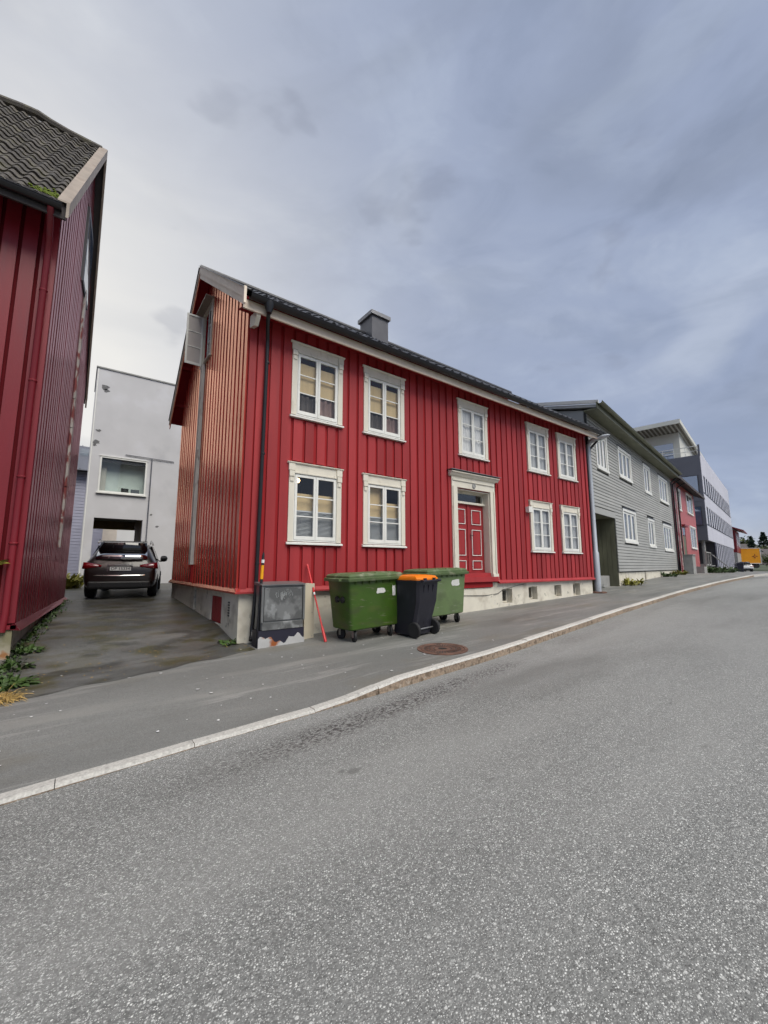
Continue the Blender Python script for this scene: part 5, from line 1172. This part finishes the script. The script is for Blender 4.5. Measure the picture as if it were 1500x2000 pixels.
tree(188, 27.0, 1.0, 10.4, 3.8, 'tallest dark conifer on the rise near the right edge', 'conifer', 2)
tree(176, 24.6, .6, 6.0, 3.4, 'pale green leafy tree below the tallest far conifer', 'leaf', 3, 1100)
tree(108, 11.7, -.9, 3.4, 1.5, 'dark green bush beside the road at the right edge', 'leaf', 4, 900)
tree(220, 41.0, 2.0, 10.0, 7.0, 'rounded tree on the skyline behind the far white house', 'leaf', 5, 1100)

# ------------------------------------------------------------------ lilac building closing the driveway
BY = 15.0
LP = Thing('lilac_building', (.1, BY, -.85), 'plain pale lilac rendered building with a drive through passage behind the dark car', 'building')
PS = (.49, 2.42, -1.0, 2.22); WN = (.52, 2.44, 3.42, 5.12)
b = MB(); wall_holes(b, 'x', BY, BY + .3, .10, 6.5, -1.2, 9.35, [PS, WN]); b.box(.10, .4, BY + .301, BY + 3.4, -1.2, 9.30); b.box(6.2, 6.5, BY + .301, BY + 3.4, -1.2, 9.30); LP.add(b, 'wall', 'lilac_plaster')
b = MB(); b.box(.06, 6.55, BY - .04, BY + 3.45, 9.352, 9.42); LP.add(b, 'roof_edge', 'concrete')
b = MB(); b.box(.13, .165, BY - .02, BY - .001, -.8, 9.3); LP.add(b, 'corner_strip', 'white_paint')
b = MB(); b.box(PS[1] + .001, PS[1] + .2, BY + .31, BY + 3.2, -1.1, 2.5); LP.add(b, 'passage_wall', 'tan_brown')
b = MB(); b.box(.41, 6.1, BY + .31, BY + 3.2, 2.42, 2.6); LP.add(b, 'passage_ceiling', 'dark_inside')
for q in range(7): LP.piece('ceiling_slat', 'soffit_boards', .42, PS[1], BY + .32 + q * .4, BY + .58 + q * .4, 2.36, 2.415)
b = MB(); b.box(.41, PS[1], BY + 3.2, BY + 3.3, 1.95, 2.5); LP.add(b, 'far_lintel', 'tan_brown')
# wide window with a room behind
b = MB(); a, c, p0, p1 = WN
b.box(a, a + .07, BY - .03, BY + .12, p0, p1); b.box(c - .07, c, BY - .03, BY + .12, p0, p1); b.box(a + .07, c - .07, BY - .03, BY + .12, p1 - .07, p1); b.box(a + .07, c - .07, BY - .03, BY + .12, p0, p0 + .07); b.box(a - .05, c + .05, BY - .10, BY - .001, p0 - .06, p0 - .001); b.box(a - .03, c + .03, BY - .05, BY - .001, p1 + .001, p1 + .04)
w = LP.add(b, 'window', 'white_paint'); b = MB(); b.box(a + .07, c - .07, BY + .04, BY + .05, p0 + .07, p1 - .07); LP.add(b, 'pane', 'clear_glass', w)
b = MB(); b.box(a + .08, c - .08, BY + .05, BY + .09, p1 - .25, p1 - .08); LP.add(b, 'blind_box', 'dark_frame', w)
b = MB(); b.box(.41, 6.1, BY + .50, BY + .55, 3.0, 5.8); LP.add(b, 'room', 'room_wall', w)
for q, (u, wd, hh, m) in enumerate(((1.45, .30, .22, 'car_trim'), (1.85, .35, .2, 'slate_panel'))): b = MB(); b.box(u, u + wd, BY + .16, BY + .28, p0 + .02, p0 + .07 + hh); LP.add(b, 'sill_item', m, w)
b = MB(); b.box(a + .07, a + .30, BY + .34, BY + .38, p0, p1 - .4); LP.add(b, 'cupboard', 'beige_wall', w)
b = MB(); b.tube([(2.62, BY - .05, 5.30), (2.62, BY - .05, -.7)], .025, 8); b.tube([(1.5, BY - .04, 5.32), (2.62, BY - .05, 5.30), (3.6, BY - .04, 5.28)], .018, 6); LP.add(b, 'conduit', 'slate_panel', smooth=True)
rp = random.Random(11)
for (cx, cz, s_) in ((.45, 8.45, .22), (.55, 8.3, .15), (.35, 6.3, .12), (.30, 5.75, .18), (.26, 5.6, .1), (2.75, 2.5, .08), (3.05, 1.95, .10)):
    b = MB(); n_ = 11; b.prism([(cx + s_ * (.5 + .6 * rp.random()) * math.cos(6.283 * i / n_), cz + s_ * (.25 + .5 * rp.random()) * math.sin(6.283 * i / n_)) for i in range(n_)], 'y', BY - .006, BY - .002); LP.add(b, 'plaster_scar', 'plaster_patch')
# yard walls seen through the passage
YW = Thing('beige_yard_wall', (1.4, 30, -.9), 'beige rendered wall seen through the passage over the car', 'wall'); b = MB(); b.box(-2, 2.35, 30, 30.4, -1.2, 6); YW.add(b, 'face', 'beige_wall'); b = MB(); b.box(-2, 2.4, 29.95, 30.45, 6.001, 6.1); YW.add(b, 'coping', 'concrete')
WH = Thing('white_yard_house', (3, 36, -.9), 'white house with a small dark window seen through the passage', 'house'); b = MB(); b.box(-1, 9, 36, 42, -1.2, 6.5); WH.add(b, 'wall', 'far_white')
b = MB(); b.box(3.25, 3.9, 35.93, 35.999, .75, 1.6); w = WH.add(b, 'window', 'dark_frame'); b = MB(); b.box(3.3, 3.85, 35.915, 35.929, .8, 1.55); WH.add(b, 'pane', 'painted_sky_glass', w)
b = MB(); b.prism([(35.6, 6.4), (39, 8.6), (42.4, 6.4)], 'x', -1.2, 9.2); WH.add(b, 'roof', 'far_roof')
# lilac boarded house in the gap on the left
PH = Thing('lilac_house', (-4, 24, -.9), 'pale lilac boarded house with dark metal roof in the gap behind the dark red building', 'house')
b = MB(); b.box(-9, 1.2, 24, 31, -1.2, 6.0); PH.add(b, 'wall', 'lilac_boards')
for q in range(36): PH.piece('clapboard', 'lilac_boards', -9, 1.2, 23.965, 24.0, -1.0 + q * .195, -1.0 + q * .195 + .18, rot=(R(-4), 0, 0))
b = MB(); b.hexa([(-9.4, 23.5, 5.85), (1.5, 23.5, 5.85), (1.5, 27.5, 8.3), (-9.4, 27.5, 8.3), (-9.4, 23.5, 6.0), (1.5, 23.5, 6.0), (1.5, 27.5, 8.45), (-9.4, 27.5, 8.45)]); rf = PH.add(b, 'roof', 'slate_panel')
for q in range(24): b = MB(); u = -9.3 + q * .45; b.hexa([(u, 23.5, 6.001), (u + .06, 23.5, 6.001), (u + .06, 27.5, 8.451), (u, 27.5, 8.451), (u, 23.5, 6.06), (u + .06, 23.5, 6.06), (u + .06, 27.5, 8.51), (u, 27.5, 8.51)]); PH.add(b, 'roof_seam', 'slate_panel', rf)
b = MB(); b.hexa([(-.35, 25.6, 7.40), (.35, 25.6, 7.40), (.35, 26.6, 8.0), (-.35, 26.6, 8.0), (-.35, 25.6, 7.5), (.35, 25.6, 7.5), (.35, 26.6, 8.1), (-.35, 26.6, 8.1)]); PH.add(b, 'skylight', 'clear_glass', rf)
PH.add(half_pipe(-9.4, 1.5, 23.42, 5.92, .09), 'gutter', 'black_metal', smooth=True)
car('parked_estate', 'dark car far back in the gap left of the lilac building', at(-.9, 20.5, -.83, 60), 'slate_panel', 4.4, .9, 1.46, False)

# ------------------------------------------------------------------ things on the pavement
def gz_(x, y): return walk_z(x, y)
# galvanised cable cabinet
g0 = gz_(3.1, -.5); CB = Thing('cable_cabinet', (3.1, -.35, g0), 'stained galvanised cable cabinet on a dark peeling base by the downpipe', 'cabinet')
FC = at(3.11, -.55, 0, 1.0)
CB.o.matrix_world = FC; CB.base = Vector((0, 0, 0))
hw = .405; zt, zm, zb_, zf = -.345, -.99, -1.13, g0
b = MB(); b.box(-hw, hw, .02, .32, zb_, zt); bevel(CB.add(b, 'case', 'galvanised_frame'), .008)
b = MB(); b.hexa([(-hw - .03, -.03, zt + .001), (hw + .03, -.03, zt + .001), (hw + .03, .35, zt + .001), (-hw - .03, .35, zt + .001), (-hw - .03, -.03, zt + .02), (hw + .03, -.03, zt + .02), (hw + .03, .35, zt + .06), (-hw - .03, .35, zt + .06)]); CB.add(b, 'lid', 'galvanised_frame')
b = MB(); b.box(-hw + .035, hw - .035, -.004, .019, zm + .02, zt - .04); dr = bevel(CB.add(b, 'door', 'galvanised'), .006)
b = MB(); b.box(-hw + .01, hw - .01, -.006, .019, zb_, zm - .005); bevel(CB.add(b, 'lower_panel', 'galvanised'), .006)
for sx in (-1, 1): b = MB(); b.box(sx * hw - .02, sx * hw + .02, -.012, .019, zm, zt - .01); CB.add(b, 'side_trim', 'galvanised_frame')
b = MB(); b.cyl((0.0, -.002, -.58), (0.0, -.02, -.58), .014, n=10)
for sx in (-.31, .31): b.cyl((sx, -.002, zt - .07), (sx, -.014, zt - .07), .009, n=8)
CB.add(b, 'door_lock', 'chrome', dr, smooth=True)
b = MB(); rs_ = random.Random(5); pts = [(-.17 + i * .012 + .02 * math.sin(i * 1.9), -.0065, -.50 + .045 * math.sin(i * 1.3) + .015 * rs_.gauss(0, 1)) for i in range(30)]; b.tube(pts, .0028, 4); CB.add(b, 'scribble', 'scribble_paint', dr)
b = MB(); b.box(-hw - .05, hw + .02, .005, .31, zf - .1, zb_ - .001); CB.add(b, 'base', 'cabinet_base')
b = MB(); n_ = 26; up = []
for i in range(n_ + 1):
    t = i / n_; up.append((-hw - .055 + (2 * hw + .08) * t, zf + .10 + .055 * math.sin(t * 9 + .4) + .03 * math.sin(t * 31) + .02 * rs_.random()))
for i in range(n_): b.hexa([(up[i][0], -.003, zf - .1), (up[i + 1][0], -.003, zf - .1), (up[i + 1][0], .004, zf - .1), (up[i][0], .004, zf - .1), (up[i][0], -.003, up[i][1]), (up[i + 1][0], -.003, up[i + 1][1]), (up[i + 1][0], .004, up[i + 1][1]), (up[i][0], .004, up[i][1])])
CB.add(b, 'peeling_skin', 'peeling_base')
# cream cable duct against the wall
g0 = gz_(3.75, -.25); CD = Thing('cable_duct', (3.75, -.25, g0), 'upright cream cable duct cover between the cabinet and the red stick', 'duct')
b = MB(); b.box(3.62, 3.70, -.36, -.005, g0 - .02, -.335); CD.add(b, 'cover', 'duct_cream'); b = MB(); b.box(3.705, 3.845, -.33, -.005, g0 - .02, -.34); CD.add(b, 'cover', 'duct_cream'); b = MB()
for zz in (-.42, -.9, -1.35):
    b.cyl((3.80, -.331, zz), (3.80, -.338, zz), .008, n=8)
CD.add(b, 'screw', 'dull_metal')
# black marker pole with yellow and white bands
g0 = gz_(2.7, -.45); PM = Thing('marker_pole', (2.68, -.46, g0), 'thin black marker pole with yellow and white bands beside the cabinet', 'pole')
b = MB(); b.tube([(2.66, -.46, g0 - .05), (2.73, -.45, .20), (2.735, -.45, .25)], [.027, .024, .012], 10); PM.add(b, 'shaft', 'black_metal', smooth=True)
def band(z0, z1, m):
    f = lambda z: 2.66 + (z - g0) / (0.2 - g0) * .07
    b = MB(); b.cyl((f(z0), -.455, z0), (f(z1), -.453, z1), .0285, n=12); PM.add(b, 'band', m, smooth=True)
band(-.23, .02, 'sign_yellow'); band(.06, .12, 'reflector_white')
# red stick leaning on the wall
g0 = gz_(3.83, -.83); SK = Thing('red_stick', (3.83, -.83, g0), 'thin red snow stick leaning against the wall next to the green bin', 'stick')
b = MB(); A_, B_ = Vector((3.84, -.83, g0)), Vector((3.80, -.075, .04)); b.tube([A_, A_.lerp(B_, .17), A_.lerp(B_, .18), A_.lerp(B_, .62), A_.lerp(B_, .63), B_], [.026, .026, .017, .015, .021, .018], 8); SK.add(b, 'shaft', 'stick_red', smooth=True)
b = MB(); b.cyl(A_.lerp(B_, .585), A_.lerp(B_, .615), .0205, n=10); SK.add(b, 'band', 'reflector_white', smooth=True)
# four wheeled containers
def container(name, label, x, y, rz, body, lid, stickers, seed):
    z = min(gz_(x - .5, y), gz_(x + .5, y)); T = Thing(name, (0, 0, 0), label, 'bin', 'green four wheeled containers', at(x, y, z, rz) @ Matrix.Diagonal((1.04, 1.04, 1.09, 1)) @ Matrix.Rotation(-math.atan((gz_(x + .5, y) - gz_(x - .5, y))), 4, 'Y'))
    def ring(hw_, hd, z_, r_):
        pts = []
        for (cx, cy, a0) in ((hw_ - r_, hd - r_, 0), (-hw_ + r_, hd - r_, 90), (-hw_ + r_, -hd + r_, 180), (hw_ - r_, -hd + r_, 270)):
            for q in range(4): a = R(a0 + q * 30); pts.append((cx + r_ * math.cos(a), cy + r_ * math.sin(a), z_))
        return pts
    b = MB(); b.loft([ring(.53, .29, .205, .05), ring(.555, .315, .225, .06), ring(.59, .345, .70, .06), ring(.61, .36, 1.00, .045), ring(.615, .365, 1.06, .04)]); bd = T.add(b, 'body', body, smooth=True)
    b = MB(); b.loft([ring(.665, .415, 1.03, .03), ring(.67, .42, 1.04, .03), ring(.67, .42, 1.08, .03), ring(.655, .405, 1.09, .03)]); T.add(b, 'rim', lid, smooth=True)
    for q in range(7): b = MB(); b.prism([(-.361, 1.03), (-.40, 1.03), (-.352, .96)], 'x', -.50 + q * .16, -.47 + q * .16); T.add(b, 'rim_rib', body, bd)
    b = MB(); b.loft([ring(.64, .395, 1.092, .035), ring(.64, .395, 1.12, .035), ring(.615, .37, 1.15, .04), ring(.50, .27, 1.166, .04)]); ld = T.add(b, 'lid', lid, smooth=True)
    for q in (-.30, .02, .34): b = MB(); b.lathe([(.045, 0), (.045, .02), (.03, .035), (.001, .036)], (q, -.33, 1.135), (0, -.3, 1), 12); T.add(b, 'lid_grip', lid, ld, True)
    for sx in (-1, 1):
        b = MB(); b.box(sx * .67, sx * .73, -.20, .20, 1.04, 1.08); T.add(b, 'side_handle', lid)
        for yy in (-.09, .09): b = MB(); b.lathe([(.055, 0), (.055, .035), (.02, .045), (.001, .045)], (sx * .588, yy - .04, .72), (sx, 0, 0), 14); T.add(b, 'trunnion', 'rubber', None, True)
        b = MB(); b.box(sx * .60, sx * .62, -.11, .03, .705, .735); T.add(b, 'trunnion_bar', 'rubber')
        for yy in (-1, 1):
            c = Vector((sx * .42, yy * .21, .1)); b = MB(); b.box(c.x - .05, c.x + .05, c.y - .06, c.y + .06, .205, .222); b.box(c.x - .036, c.x - .03, c.y - .03, c.y + .03, .08, .206); b.box(c.x + .03, c.x + .036, c.y - .03, c.y + .03, .08, .206); T.add(b, 'castor_fork', 'dull_metal'); wheel(T, c, (1, .3 * yy, 0), .098, .05, n=16)
    rr = random.Random(seed)
    for (sx0, sz0, w_, h_) in stickers:
        b = MB(); n_ = 14; pts = []
        for i in range(n_):
            a = 6.283 * i / n_; ca, sa = math.cos(a), math.sin(a); m_ = 1 / max(abs(ca), abs(sa)); j = 1 - .22 * rr.random(); pts.append((sx0 + w_ / 2 * ca * m_ * j, sz0 + h_ / 2 * sa * m_ * j))
        y_ = lambda z_: -(.345 + (z_ - .70) * .05) - .004
        b.faces([(px, y_(pz), pz) for px, pz in pts], [tuple(range(n_))]); o = T.add(b, 'sticker', 'paper', bd); md = o.modifiers.new('t', 'SOLIDIFY'); md.thickness = .003
    return T
container('wheeled_container', 'green four wheeled container with grimy lid next to the red stick', 4.68, -.93, 3.0, 'bin_green', 'bin_lid_green', [(.10, .845, .22, .10), (.42, .83, .085, .20)], 1)
container('wheeled_container', 'faded green four wheeled container behind the black bin by the front door', 6.82, -.72, 2.0, 'bin_green_faded', 'bin_lid_green', [(.26, .86, .30, .14)], 2)
# black two wheeled bin with orange lid
z = gz_(5.55, -1.5); TB = Thing('wheelie_bin', (0, 0, 0), 'black two wheeled bin with a bright orange lid between the green containers', 'bin', F=at(5.56, -1.40, z, 10) @ Matrix.Diagonal((1.2, 1.12, 1.13, 1)) @ Matrix.Rotation(-.02, 4, 'Y'))
def r4(x0, x1, y0, y1, z_, c=.04): return [(x0 + c, y0, z_), (x1 - c, y0, z_), (x1, y0 + c, z_), (x1, y1 - c, z_), (x1 - c, y1, z_), (x0 + c, y1, z_), (x0, y1 - c, z_), (x0, y0 + c, z_)]
b = MB(); b.loft([r4(-.23, .23, -.16, .30, .03), r4(-.24, .24, -.17, .31, .06), r4(-.24, .24, -.19, .31, .22), r4(-.265, .265, -.30, .34, .60), r4(-.285, .285, -.33, .365, .93)]); bd = TB.add(b, 'body', 'bin_black', smooth=True)
b = MB(); b.loft([r4(-.30, .30, -.35, .385, .925), r4(-.305, .305, -.355, .39, .965)]); TB.add(b, 'rim', 'bin_black')
b = MB(); b.loft([r4(-.285, .285, -.335, .37, .967), r4(-.285, .285, -.335, .38, .99), r4(-.26, .26, -.29, .34, 1.035), r4(-.18, .18, -.15, .24, 1.05)]); TB.add(b, 'lid', 'bin_orange', smooth=True)
b = MB(); b.cyl((-.24, -.40, .955), (.24, -.40, .955), .016, n=8)
for sx in (-.22, .22): b.box(sx - .02, sx + .02, -.40, -.34, .93, .975)
TB.add(b, 'handle', 'bin_black', smooth=True)
for sx in (-.12, .12): b = MB(); b.box(sx - .03, sx + .03, -.36, -.30, .965, 1.0); TB.add(b, 'hinge', 'bin_black')
b = MB()
for sx in (-.12, 0, .12): b.hexa([(sx - .012, -.172, .2), (sx + .012, -.172, .2), (sx + .012, -.19, .2), (sx - .012, -.19, .2), (sx - .012, -.30, .88), (sx + .012, -.30, .88), (sx + .012, -.345, .88), (sx - .012, -.345, .88)])
TB.add(b, 'rib', 'bin_black', bd)
for sx in (-1, 1): wheel(TB, (sx * .255, -.20, .13), (sx, 0, 0), .13, .055, rim='car_trim')
b = MB(); b.cyl((-.25, -.20, .13), (.25, -.20, .13), .012, n=8); TB.add(b, 'axle', 'dull_metal')
# manhole cover
mc = (5.10, -2.62); mz = walk_z(*mc) + .004; MH = Thing('manhole_cover', (mc[0], mc[1], mz), 'round rusty cast iron manhole cover set in the pavement near the kerb', 'manhole cover')
slope = Matrix.Rotation(-math.atan(walk_z(mc[0] + .4, mc[1]) - walk_z(mc[0] - .4, mc[1])) / .8, 4, 'Y') @ Matrix.Rotation(.02, 4, 'X')
MH.o.matrix_world = Matrix.Translation((mc[0], mc[1], mz)) @ slope; MH.base = Vector((0, 0, 0))
b = MB(); b.lathe([(.43, -.02), (.43, .006), (.375, .008), (.37, -.002), (.36, -.002)], (0, 0, 0), n=40); MH.add(b, 'frame', 'rust_iron', smooth=True)
b = MB(); b.lathe([(.362, -.03), (.362, .006), (.32, .007), (.315, .001), (.14, .001), (.135, .007), (.08, .007), (.075, .0), (.001, .0)], (0, 0, 0), n=40); lidm = MH.add(b, 'cover', 'rust_iron', smooth=True)
b = MB(); b.lathe([(.312, .0012), (.312, .0022), (.145, .0022), (.145, .0012)], (0, 0, 0), n=40); MH.add(b, 'recess_ring', 'dark_inside', lidm)
b = MB()
for i in range(36):
    a = 6.283 * i / 36; ca, sa = math.cos(a), math.sin(a)
    for r0, r1 in ((.16, .22), (.235, .30)):
        p0, p1 = Vector((r0 * ca, r0 * sa, .004)), Vector((r1 * ca, r1 * sa, .004)); t = Vector((-sa, ca, 0)) * .010; u_ = Vector((0, 0, .005))
        b.hexa([p0 - t - u_, p1 - t - u_, p1 + t - u_, p0 + t - u_, p0 - t + u_, p1 - t + u_, p1 + t + u_, p0 + t + u_])
MH.add(b, 'tread_pattern', 'rust_iron', lidm, kind='stuff')
# street lamp
LX, LY = 15.88, -.03; lz = walk_z(LX, LY); SL = Thing('street_lamp', (LX, LY, lz), 'grey steel street lamp with flat oval head at the right end of the red house', 'street lamp')
b = MB(); b.lathe([(.30, -.02), (.30, .03), (.26, .045), (.12, .05)], (LX, LY, lz), n=20); SL.add(b, 'foot', 'rust_iron', smooth=True)
b = MB(); b.tube([(LX, LY, lz), (LX, LY, lz + 1.5), (LX, LY, lz + 1.55), (LX - .02, LY, 4.6), (LX - .02, LY - .02, 4.75), (LX - .02, LY - .12, 4.84)], [.115, .115, .085, .075, .07, .06], 16); SL.add(b, 'pole', 'pole_paint', smooth=True)
b = MB(); rings = []
for (t, w_, h0, h1) in ((0, .05, -.04, .05), (.08, .10, -.06, .07), (.25, .15, -.075, .09), (.5, .17, -.08, .095), (.75, .15, -.07, .08), (.92, .08, -.05, .05), (1.0, .02, -.02, .02)):
    c = Vector((LX - .02 + .06 * t, LY - .0 - .82 * t, 4.86 + .10 * t)); n_ = 14
    rings.append([(c.x + w_ * math.cos(6.283 * i / n_), c.y, c.z + (h1 if math.sin(6.283 * i / n_) > 0 else -h0) * math.sin(6.283 * i / n_)) for i in range(n_)])
b.loft(rings); SL.add(b, 'lamp_head', 'pole_paint', smooth=True)
b = MB(); b.lathe([(.10, 0), (.12, .02), (.10, .035)], (LX + .01, LY - .45, 4.81), (0, -.1, -1), 16); SL.add(b, 'lens', 'clear_glass', smooth=True)
# ------------------------------------------------------------------ weeds
def plant(name, label, cat, cx, cy, zf, n, rad, ln, wd, m, seed, group=None, up=.6, kind=None):
    rr = random.Random(seed); b = MB()
    for i in range(n):
        a = rr.uniform(0, 6.283); r_ = rad * rr.random() ** .6; x0, y0 = cx + r_ * math.cos(a), cy + r_ * math.sin(a) * .8; z0 = zf(x0, y0)
        d = Vector((math.cos(a + rr.gauss(0, .8)), math.sin(a + rr.gauss(0, .8)), rr.uniform(up * .5, up * 1.6))).normalized(); l_ = ln * rr.uniform(.5, 1.2); s = Vector((-d.y, d.x, rr.gauss(0, .3))).normalized() * wd * rr.uniform(.6, 1.2)
        p0 = Vector((x0, y0, z0)); p1 = p0 + d * l_ * .5; p2 = p0 + d * l_ * .85 + Vector((0, 0, -.16 * l_)); p3 = p0 + d * l_ * 1.05 + Vector((0, 0, -.34 * l_))
        b.faces([p0 - s * .25, p0 + s * .25, p1 - s, p1 + s, p2 - s * .8, p2 + s * .8, p3], [(0, 1, 3, 2), (2, 3, 5, 4), (4, 5, 6)])
    return single(b, name, m, label, cat, group, (cx, cy, zf(cx, cy)), True, kind)
DZ = lambda x, y: drive_z(max(-1, min(2.5, x)), y); WZ = walk_z
plant('broad_leaf_weed', 'broad leaved weed in front of the left plinth beside dry straw', 'plant', -.58, -.55, DZ, 60, .20, .19, .036, 'leaf', 1, 'weeds along the left plinth', .45)
plant('broad_leaf_weed', 'low weed at the foot of the pale plinth strip of the left building', 'plant', -.50, .95, DZ, 46, .15, .15, .028, 'leaf', 2, 'weeds along the left plinth', .6)
plant('broad_leaf_weed', 'dark weed between the two others along the left plinth', 'plant', -.62, .30, DZ, 40, .18, .15, .028, 'leaf', 3, 'weeds along the left plinth', .5)
plant('straw_heap', 'small heap of dry yellow straw on the pavement at the left edge', 'straw', -.66, -1.22, WZ, 420, .22, .22, .004, 'straw', 4, None, .28)
plant('corner_weed', 'small weed at the foot of the red house corner by the downpipe', 'plant', 2.38, .12, DZ, 34, .13, .15, .03, 'leaf', 5, None, .5)
plant('yellow_weed', 'tall yellow green weeds left of the lilac building', 'plant', -.35, 12.2, DZ, 240, .55, .75, .05, 'leaf_yellow', 6, None, 1.6)
plant('wall_weed', 'green leaves hanging on the left wall at the picture edge', 'plant', -1.05, .60, lambda x, y: -.05 + (x + 1.05) * .6, 36, .14, .22, .03, 'leaf_yellow', 7, None, .9)
for i, (u, v, n_, lb) in enumerate(((1.9, .9, 120, 'weeds growing in the dark entrance passage'), (4.2, -.15, 80, 'yellowish weeds against the plinth right of the passage'), (12.5, -.2, 70, 'low weeds along the middle of the grey plinth'), (15.8, -.2, 90, 'weeds at the right end of the grey house plinth'), (24.5, -.9, 260, 'thick weeds in front of the pink house'), (28.0, -1.2, 260, 'dense weeds beside the wooden steps'), (32.5, -1.0, 120, 'sparse weeds under the handrail by the office block'))):
    p = w2(u, v); plant('roadside_weed', lb, 'plant', p.x, p.y, lambda x, y: walk_z(x, min(y, house_line(x) + .8)), n_, .55 if u < 20 else 1.3, .42 if u < 20 else .7, .05, 'leaf_yellow' if i in (1, 3) else 'leaf', 20 + i, 'weeds along the house fronts', 1.0)
# fallen leaves, grit and droppings on the pavement
b = MB(); rr = random.Random(9)
for i in range(70):
    x, y = rr.uniform(-.5, 6.5), rr.uniform(-3.3, -.3); s = rr.uniform(.006, .022); z = walk_z(x, y) + .010
    b.faces([(x + s * math.cos(a) * rr.uniform(.6, 1.3), y + s * math.sin(a) * rr.uniform(.6, 1.3), z) for a in (0, 1.2, 2.4, 3.6, 4.9)] , [(0, 1, 2, 3, 4)])
single(b, 'white_droppings', 'reflector_white', 'tiny white specks scattered over the grey pavement', 'specks', kind='stuff')

# mixed low growth along the foot of the left wall, grit in the gutter and on the drive
rr = random.Random(31); b = MB()
for i in range(900):
    t = rr.random(); y = -.9 + 7.6 * t ** 1.3; xw = -.70 if y < .8 else lx(y); x = xw + .02 + abs(rr.gauss(0, .09)) - (.05 if y < .8 else 0); z = drive_z(max(-1, x), y)
    a = rr.uniform(0, 6.283); l_ = rr.uniform(.02, .09); w_ = l_ * rr.uniform(.12, .4); d = Vector((math.cos(a), math.sin(a), rr.uniform(.3, 1.6))).normalized(); p0 = Vector((x, y, z)); sd_ = Vector((-d.y, d.x, 0)).normalized() * w_
    b.poly([p0, p0 + d * l_ * .55 - sd_, p0 + d * l_, p0 + d * l_ * .55 + sd_])
single(b, 'wall_foot_growth', 'leaf', 'mixed low weeds and moss along the foot of the left wall', 'weeds', kind='stuff')
b = MB()
for i in range(1500):
    x = rr.uniform(-1.5, 12); y = kerb_y(x) - abs(rr.gauss(.03, .16)); z = road_z(x, y); r_ = rr.uniform(.003, .009)
    b.faces([(x + r_ * rr.uniform(.6, 1.4), y, z), (x - r_ * .6, y + r_, z), (x - r_ * .6, y - r_ * rr.uniform(.6, 1.4), z), (x, y, z + r_ * 1.1)], [(0, 1, 3), (1, 2, 3), (2, 0, 3)])
single(b, 'gutter_grit', 'concrete', 'loose grit gathered along the foot of the kerb', 'grit', kind='stuff')
b = MB()
for i in range(260):
    x, y = rr.uniform(-.6, 2.6), rr.uniform(-1.1, 5.0) if rr.random() < .6 else rr.uniform(-.9, .4); s_ = rr.uniform(.008, .022); z = drive_z(x, y) + .004; a0 = rr.uniform(0, 6.283)
    b.faces([(x + s_ * k_ * math.cos(a0 + a), y + s_ * k_ * math.sin(a0 + a), z + rr.uniform(0, .006)) for a, k_ in ((0, 1), (1.3, .5), (3.14, 1), (4.5, .5))], [(0, 1, 2, 3)])
single(b, 'dead_leaves', 'straw', 'small dry leaves and litter scattered over the driveway', 'leaves', kind='stuff')
